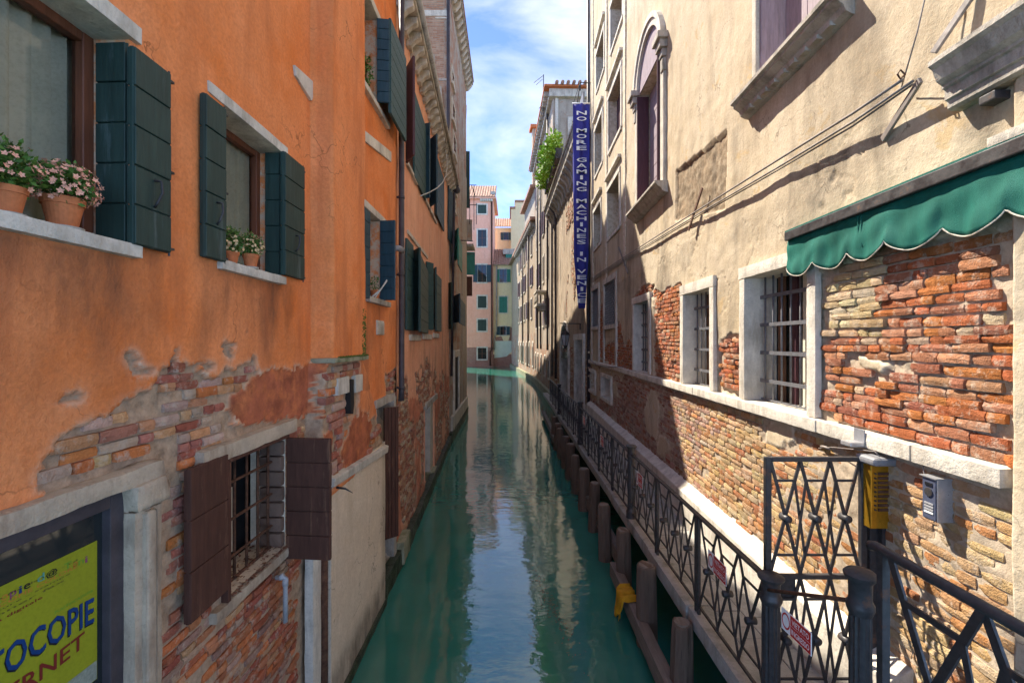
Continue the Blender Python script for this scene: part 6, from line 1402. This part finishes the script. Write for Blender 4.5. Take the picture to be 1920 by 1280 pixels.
c = Lp(1060, 640); m = MB(); m.lathe([(0.02, 0.60), (0.05, 0.50), (0.14, 0.42), (0.19, 0.34), (0.19, 0.32)], (c[0], c[1], c[2] - 0.05), 4); m.build('cap', M['iron'], ln)
m = MB(); m.lathe([(0.08, -0.12), (0.165, 0.32)], (c[0], c[1], c[2] - 0.05), 4); m.build('glazing', M['pvc'], ln)
m = MB()
for k in range(4):
    a = k * math.pi / 2; m.tube([(c[0] + .085 * math.cos(a), c[1] + .085 * math.sin(a), c[2] - .17), (c[0] + .172 * math.cos(a), c[1] + .172 * math.sin(a), c[2] + .28)], 0.014, 6)
m.lathe([(0.03, -0.25), (0.10, -0.14), (0.09, -0.11)], (c[0], c[1], c[2] - 0.05), 4); m.build('frame', M['iron'], ln)
# television aerials
for (x, y, Y, h, lab) in ((1019, 185, 31.0, 1.9, 'television aerial on the roof edge above the green terrace'),):
    kk = Y / F; X = (x - 960) * kk; z = EYE - (y + 35 - 640) * kk; ae = empty('roof_aerial', (X, Y, z), lab, 'aerial'); m = MB()
    m.tube([(X, Y, z), (X, Y, z + 2.9)], 0.03, 6); m.build('mast', M['iron'], ae)
    m = MB(); m.tube([(X, Y, z + 2.85), (X - 0.65, Y, z + 2.35)], 0.02, 6); m.tube([(X - 0.05, Y, z + 2.6), (X - 0.5, Y, z + 2.2)], 0.016, 6); m.tube([(X, Y, z + 1.0), (X - 0.25, Y, z + 0.3)], 0.02, 6); m.tube([(X - 0.3, Y, z + 0.6), (X + 0.1, Y, z + 1.0)], 0.016, 6); m.build('arms', M['iron'], ae)
# ================================================================== FLOWERS
def leafcloud(m, c, rx, ry, rz, n, s, rr, up=0.4):
    for k in range(n):
        while True:
            a, b, d = rr.uniform(-1, 1), rr.uniform(-1, 1), rr.uniform(-1, 1)
            if a * a + b * b + d * d < 1: break
        sh = 0.6 + 0.4 * rr.random(); p = Vector((c[0] + a * rx * sh, c[1] + b * ry * sh, c[2] + d * rz * sh))
        e = Vector((rr.gauss(a, 1), rr.gauss(b, 1), rr.gauss(d + up, 0.8))).normalized(); w = e.orthogonal().normalized(); w = (w * math.cos(k) + e.cross(w) * math.sin(k)); L = s * rr.uniform(0.6, 1.3)
        m.add([p, p + e * L * 0.5 + w * L * 0.28, p + e * L, p + e * L * 0.5 - w * L * 0.28], [(0, 1, 2, 3)])
def flowerpot(x, y, dpl, r, label, blooms, green, spread, seed, height, fr=FA, sill=4.29, bl='blossom', saucer=True):
    u = fr.u(x, dpl); b = fr.p(u, sill, dpl); rr = random.Random(seed); h = r * 1.75
    o = empty('flower_pot', b, label, 'flower pot', 'potted flowers on the window sills')
    m = MB(); z0 = 0.012 if saucer else 0.0; m.lathe([(r * 0.66, z0), (r * 0.92, z0 + h * 0.76), (r * 1.0, z0 + h * 0.76), (r * 1.03, z0 + h), (r * 0.93, z0 + h), (r * 0.90, z0 + h * 0.9)], b, 26); m.build('pot', M['terracotta'], o, smooth=False)
    if saucer: m = MB(); m.lathe([(r * 0.75, 0), (r * 0.95, 0.004), (r * 0.98, 0.016), (r * 0.7, 0.011)], b, 22); m.build('saucer', M['dirtystone'], o)
    c = (b[0], b[1], b[2] + h + height * 0.42)
    m = MB(); leafcloud(m, c, spread, spread * 1.05, height * 0.66, green, 0.026, rr); tag(m.build('foliage', M['foliage'], o, fix=False), kind='stuff')
    m = MB()
    for k in range(blooms):
        while True:
            a, b2, d = rr.uniform(-1, 1), rr.uniform(-1, 1), rr.uniform(-0.7, 1)
            if 0.45 < a * a + b2 * b2 + d * d < 1.0: break
        q = Vector((c[0] + a * spread * 1.05, c[1] + b2 * spread * 1.08, c[2] + d * height * 0.62)); nrm = Vector((a + rr.gauss(0, .3), b2 + rr.gauss(0, .3), d + 0.3)).normalized(); t1 = nrm.orthogonal().normalized(); t2 = nrm.cross(t1); s = rr.uniform(0.007, 0.013)
        for e in range(5):
            an = e * 1.257 + k; dr = t1 * math.cos(an) + t2 * math.sin(an); pr = t1 * math.cos(an + 1.57) + t2 * math.sin(an + 1.57)
            m.add([q, q + dr * s * 0.6 + pr * s * 0.4 + nrm * 0.002, q + dr * s * 1.2 + nrm * 0.004, q + dr * s * 0.6 - pr * s * 0.4 + nrm * 0.002], [(0, 1, 2, 3)])
    tag(m.build('blossoms', M[bl], o, fix=False), kind='stuff')
    return o
flowerpot(118, 0, -0.045, 0.075, 'large terracotta pot of pink flowers on the nearest window sill, beside the green shutter', 330, 800, 0.13, 1, 0.17)
flowerpot(12, 0, -0.05, 0.062, 'terracotta pot with green leafy plant cut by the left edge, nearest sill', 60, 900, 0.115, 2, 0.20)
flowerpot(470, 0, 0.0, 0.056, 'terracotta pot of pale flowers on the second sill, the nearer to the wall edge', 130, 560, 0.088, 3, 0.17, sill=4.338, bl='cream_blossom')
flowerpot(434, 0, -0.05, 0.05, 'smaller terracotta pot of cream flowers half hidden by the second window shutter', 100, 500, 0.078, 4, 0.19, sill=4.338, bl='cream_blossom')
o = flowerpot(703, 0, 0.0, 0.07, 'small potted green plant in the upper shuttered window', 0, 160, 0.10, 5, 0.22, sill=4.402, saucer=False)
# vine in the top window and rope
tv = empty('window_plant', FA.p(6.2, 7.17, -0.05), 'trailing green plant in the top window of the orange house', 'plant')
m = MB(); rr = random.Random(9); leafcloud(m, FA.p(6.25, 7.50, -0.06), 0.10, 0.22, 0.30, 260, 0.05, rr); tag(m.build('foliage', M['foliage'], tv, fix=False), kind='stuff')
m = MB(); m.tube([FA.p(6.2, 7.16, -0.08), FA.p(6.25, 7.5, -0.05), FA.p(6.3, 7.75, -0.08)], 0.012, 6); m.build('stem', M['rust'], tv)
m = MB(); pts = [FA.p(6.30, 4.42, 0.02), FA.p(6.5, 4.55, 0.08), FA.p(6.7, 4.72, 0.12), FA.p(6.85, 4.85, 0.15), FA.p(6.9, 4.80, 0.18), FA.p(6.88, 4.72, 0.18)]
m.tube(pts, 0.012, 6); m.tube([FA.p(6.32, 4.41, 0.05), FA.p(6.55, 4.60, 0.1), FA.p(6.8, 4.78, 0.14)], 0.009, 6); tag(m.build('rope_loop', M['rope'], smooth=True), 'loop of pale rope hung in the shuttered window with the small plant', 'rope')
# roof terrace greenery
for k, (u, sx, sy, n, lab) in enumerate(((6.6, 0.5, 1.1, 620, 'nearest bright green bush in the roof terrace planters'), (8.6, 0.7, 1.2, 800, 'middle and tallest bright green bush spilling from the roof terrace'), (10.7, 0.65, 1.1, 620, 'farthest bright green bush in the roof terrace planters'))):
    b = FR2.p(u, 13.6, 0.42); o = empty('terrace_bush', b, lab, 'bush', 'bushes on the roof terrace'); m = MB(); rr = random.Random(60 + k); leafcloud(m, (b[0] - 0.15, b[1], b[2] + 0.35 + 0.2 * (k == 1)), sx, sy, 0.95 + 0.2 * (k == 1), n, 0.24, rr); tag(m.build('crown', M['foliage2'], o, fix=False), kind='stuff')
    m = MB(); m.tube([b, (b[0], b[1], b[2] + 0.4)], 0.03, 6); m.build('stem', M['rust'], o)
# ================================================================== POSTER
po = empty('shop_poster', FA.p(1.95, 1.7, -0.08), 'yellow copy shop poster in the dark glass door, bottom left', 'poster')
PD = -0.050
def pp(x, y): return FA.px(x, y, PD)
c1 = pp(182, 1018); c2 = pp(187, 1267); c0 = pp(0, 1097); bl = pp(0, 1420)
uR = c1[0]; uL = 1.38; vT = (c1[1] + c0[1]) / 2 + 0.004; vB = c2[1]
m = MB(); m.wbox(FA, uL, uR, vB, vT, PD - 0.0015, PD); m.build('sheet', M['poster'], po)
hgt = vT - vB; wid = uR - uL; T = PD + 0.0012
def tx(s, x, y, w, h, mat, **kw):
    u, v = pp(x, y); text_mesh(s, 'lettering', M[mat], po, FA, u, v, T, w, h, **kw)
def span(xa, xb): return abs(pp(xb, 1100)[0] - pp(xa, 1100)[0])
for s, xa, xb, y, mt, h in (('F', -95, -80, 1170, 'ink_blue', .03), ('o', -76, -56, 1163, 'ink_green', .022), ('t', -53, -40, 1154, 'ink_red', .03), ('o', -37, -18, 1145, 'ink_blue', .022), ('c', -14, 0, 1135, 'ink_cyan', .022), ('o', 2, 15, 1119, 'ink_orange', .022), ('p', 18, 31, 1114, 'ink_purple', .03), ('i', 35, 41, 1105, 'ink_blue', .03), ('e', 44, 57, 1098, 'ink_black', .022), ('d', 69, 83, 1082, 'ink_cyan', .032), ('@', 86, 108, 1074, 'ink_black', .034), ('T', 120, 134, 1060, 'ink_green', .032), ('o', 136, 145, 1057, 'ink_orange', .022), ('n', 147, 157, 1053, 'ink_green', .022), ('i', 159, 164, 1048, 'ink_purple', .03)):
    tx(s, (xa + xb) / 2, y, span(xa, xb), h, mt)
for s, xa, xb, y, mt, h in (('stampa file da usb - cd', -60, 155, 1098, 'ink_grey', .011), ('FOTOCOPIE COLORE', -60, 155, 1110, 'ink_orange', .016), ('rilegature - stampe', -60, 140, 1122, 'ink_grey', .010), ('scanner fax', -60, 130, 1132, 'ink_grey', .010), ('PLASTIFICAZIONI', 104, 175, 1126, 'ink_green', .012), ('stampa digitale', -70, 85, 1158, 'ink_red', .016)):
    tx(s, (xa + xb) / 2, y, span(xa, xb), h, mt)
u0 = pp(-110, 1)[0]; u1 = pp(176, 1)[0]
text_mesh('FOTOCOPIE', 'lettering', M['ink_black'], po, FA, (u0 + u1) / 2 - 0.004, pp(60, 1207)[1] - 0.004, T + 0.0004, u1 - u0, 0.125, arc=0.02)
text_mesh('FOTOCOPIE', 'lettering', M['ink_blue'], po, FA, (u0 + u1) / 2, pp(60, 1207)[1], T + 0.001, u1 - u0, 0.12, arc=0.02)
u1 = pp(158, 1)[0]; u0 = pp(-95, 1)[0]
text_mesh('INTERNET', 'lettering', M['ink_red'], po, FA, (u0 + u1) / 2, pp(80, 1262)[1] + 0.012, T + 0.001, u1 - u0, 0.07, arc=-0.015)
m = MB(); m.wbox(FA, pp(90, 1)[0], uR - 0.002, vB + 0.002, vB + 0.09, PD + 0.0002, PD + 0.0008); m.build('photo_print', M['postergrey'], po)
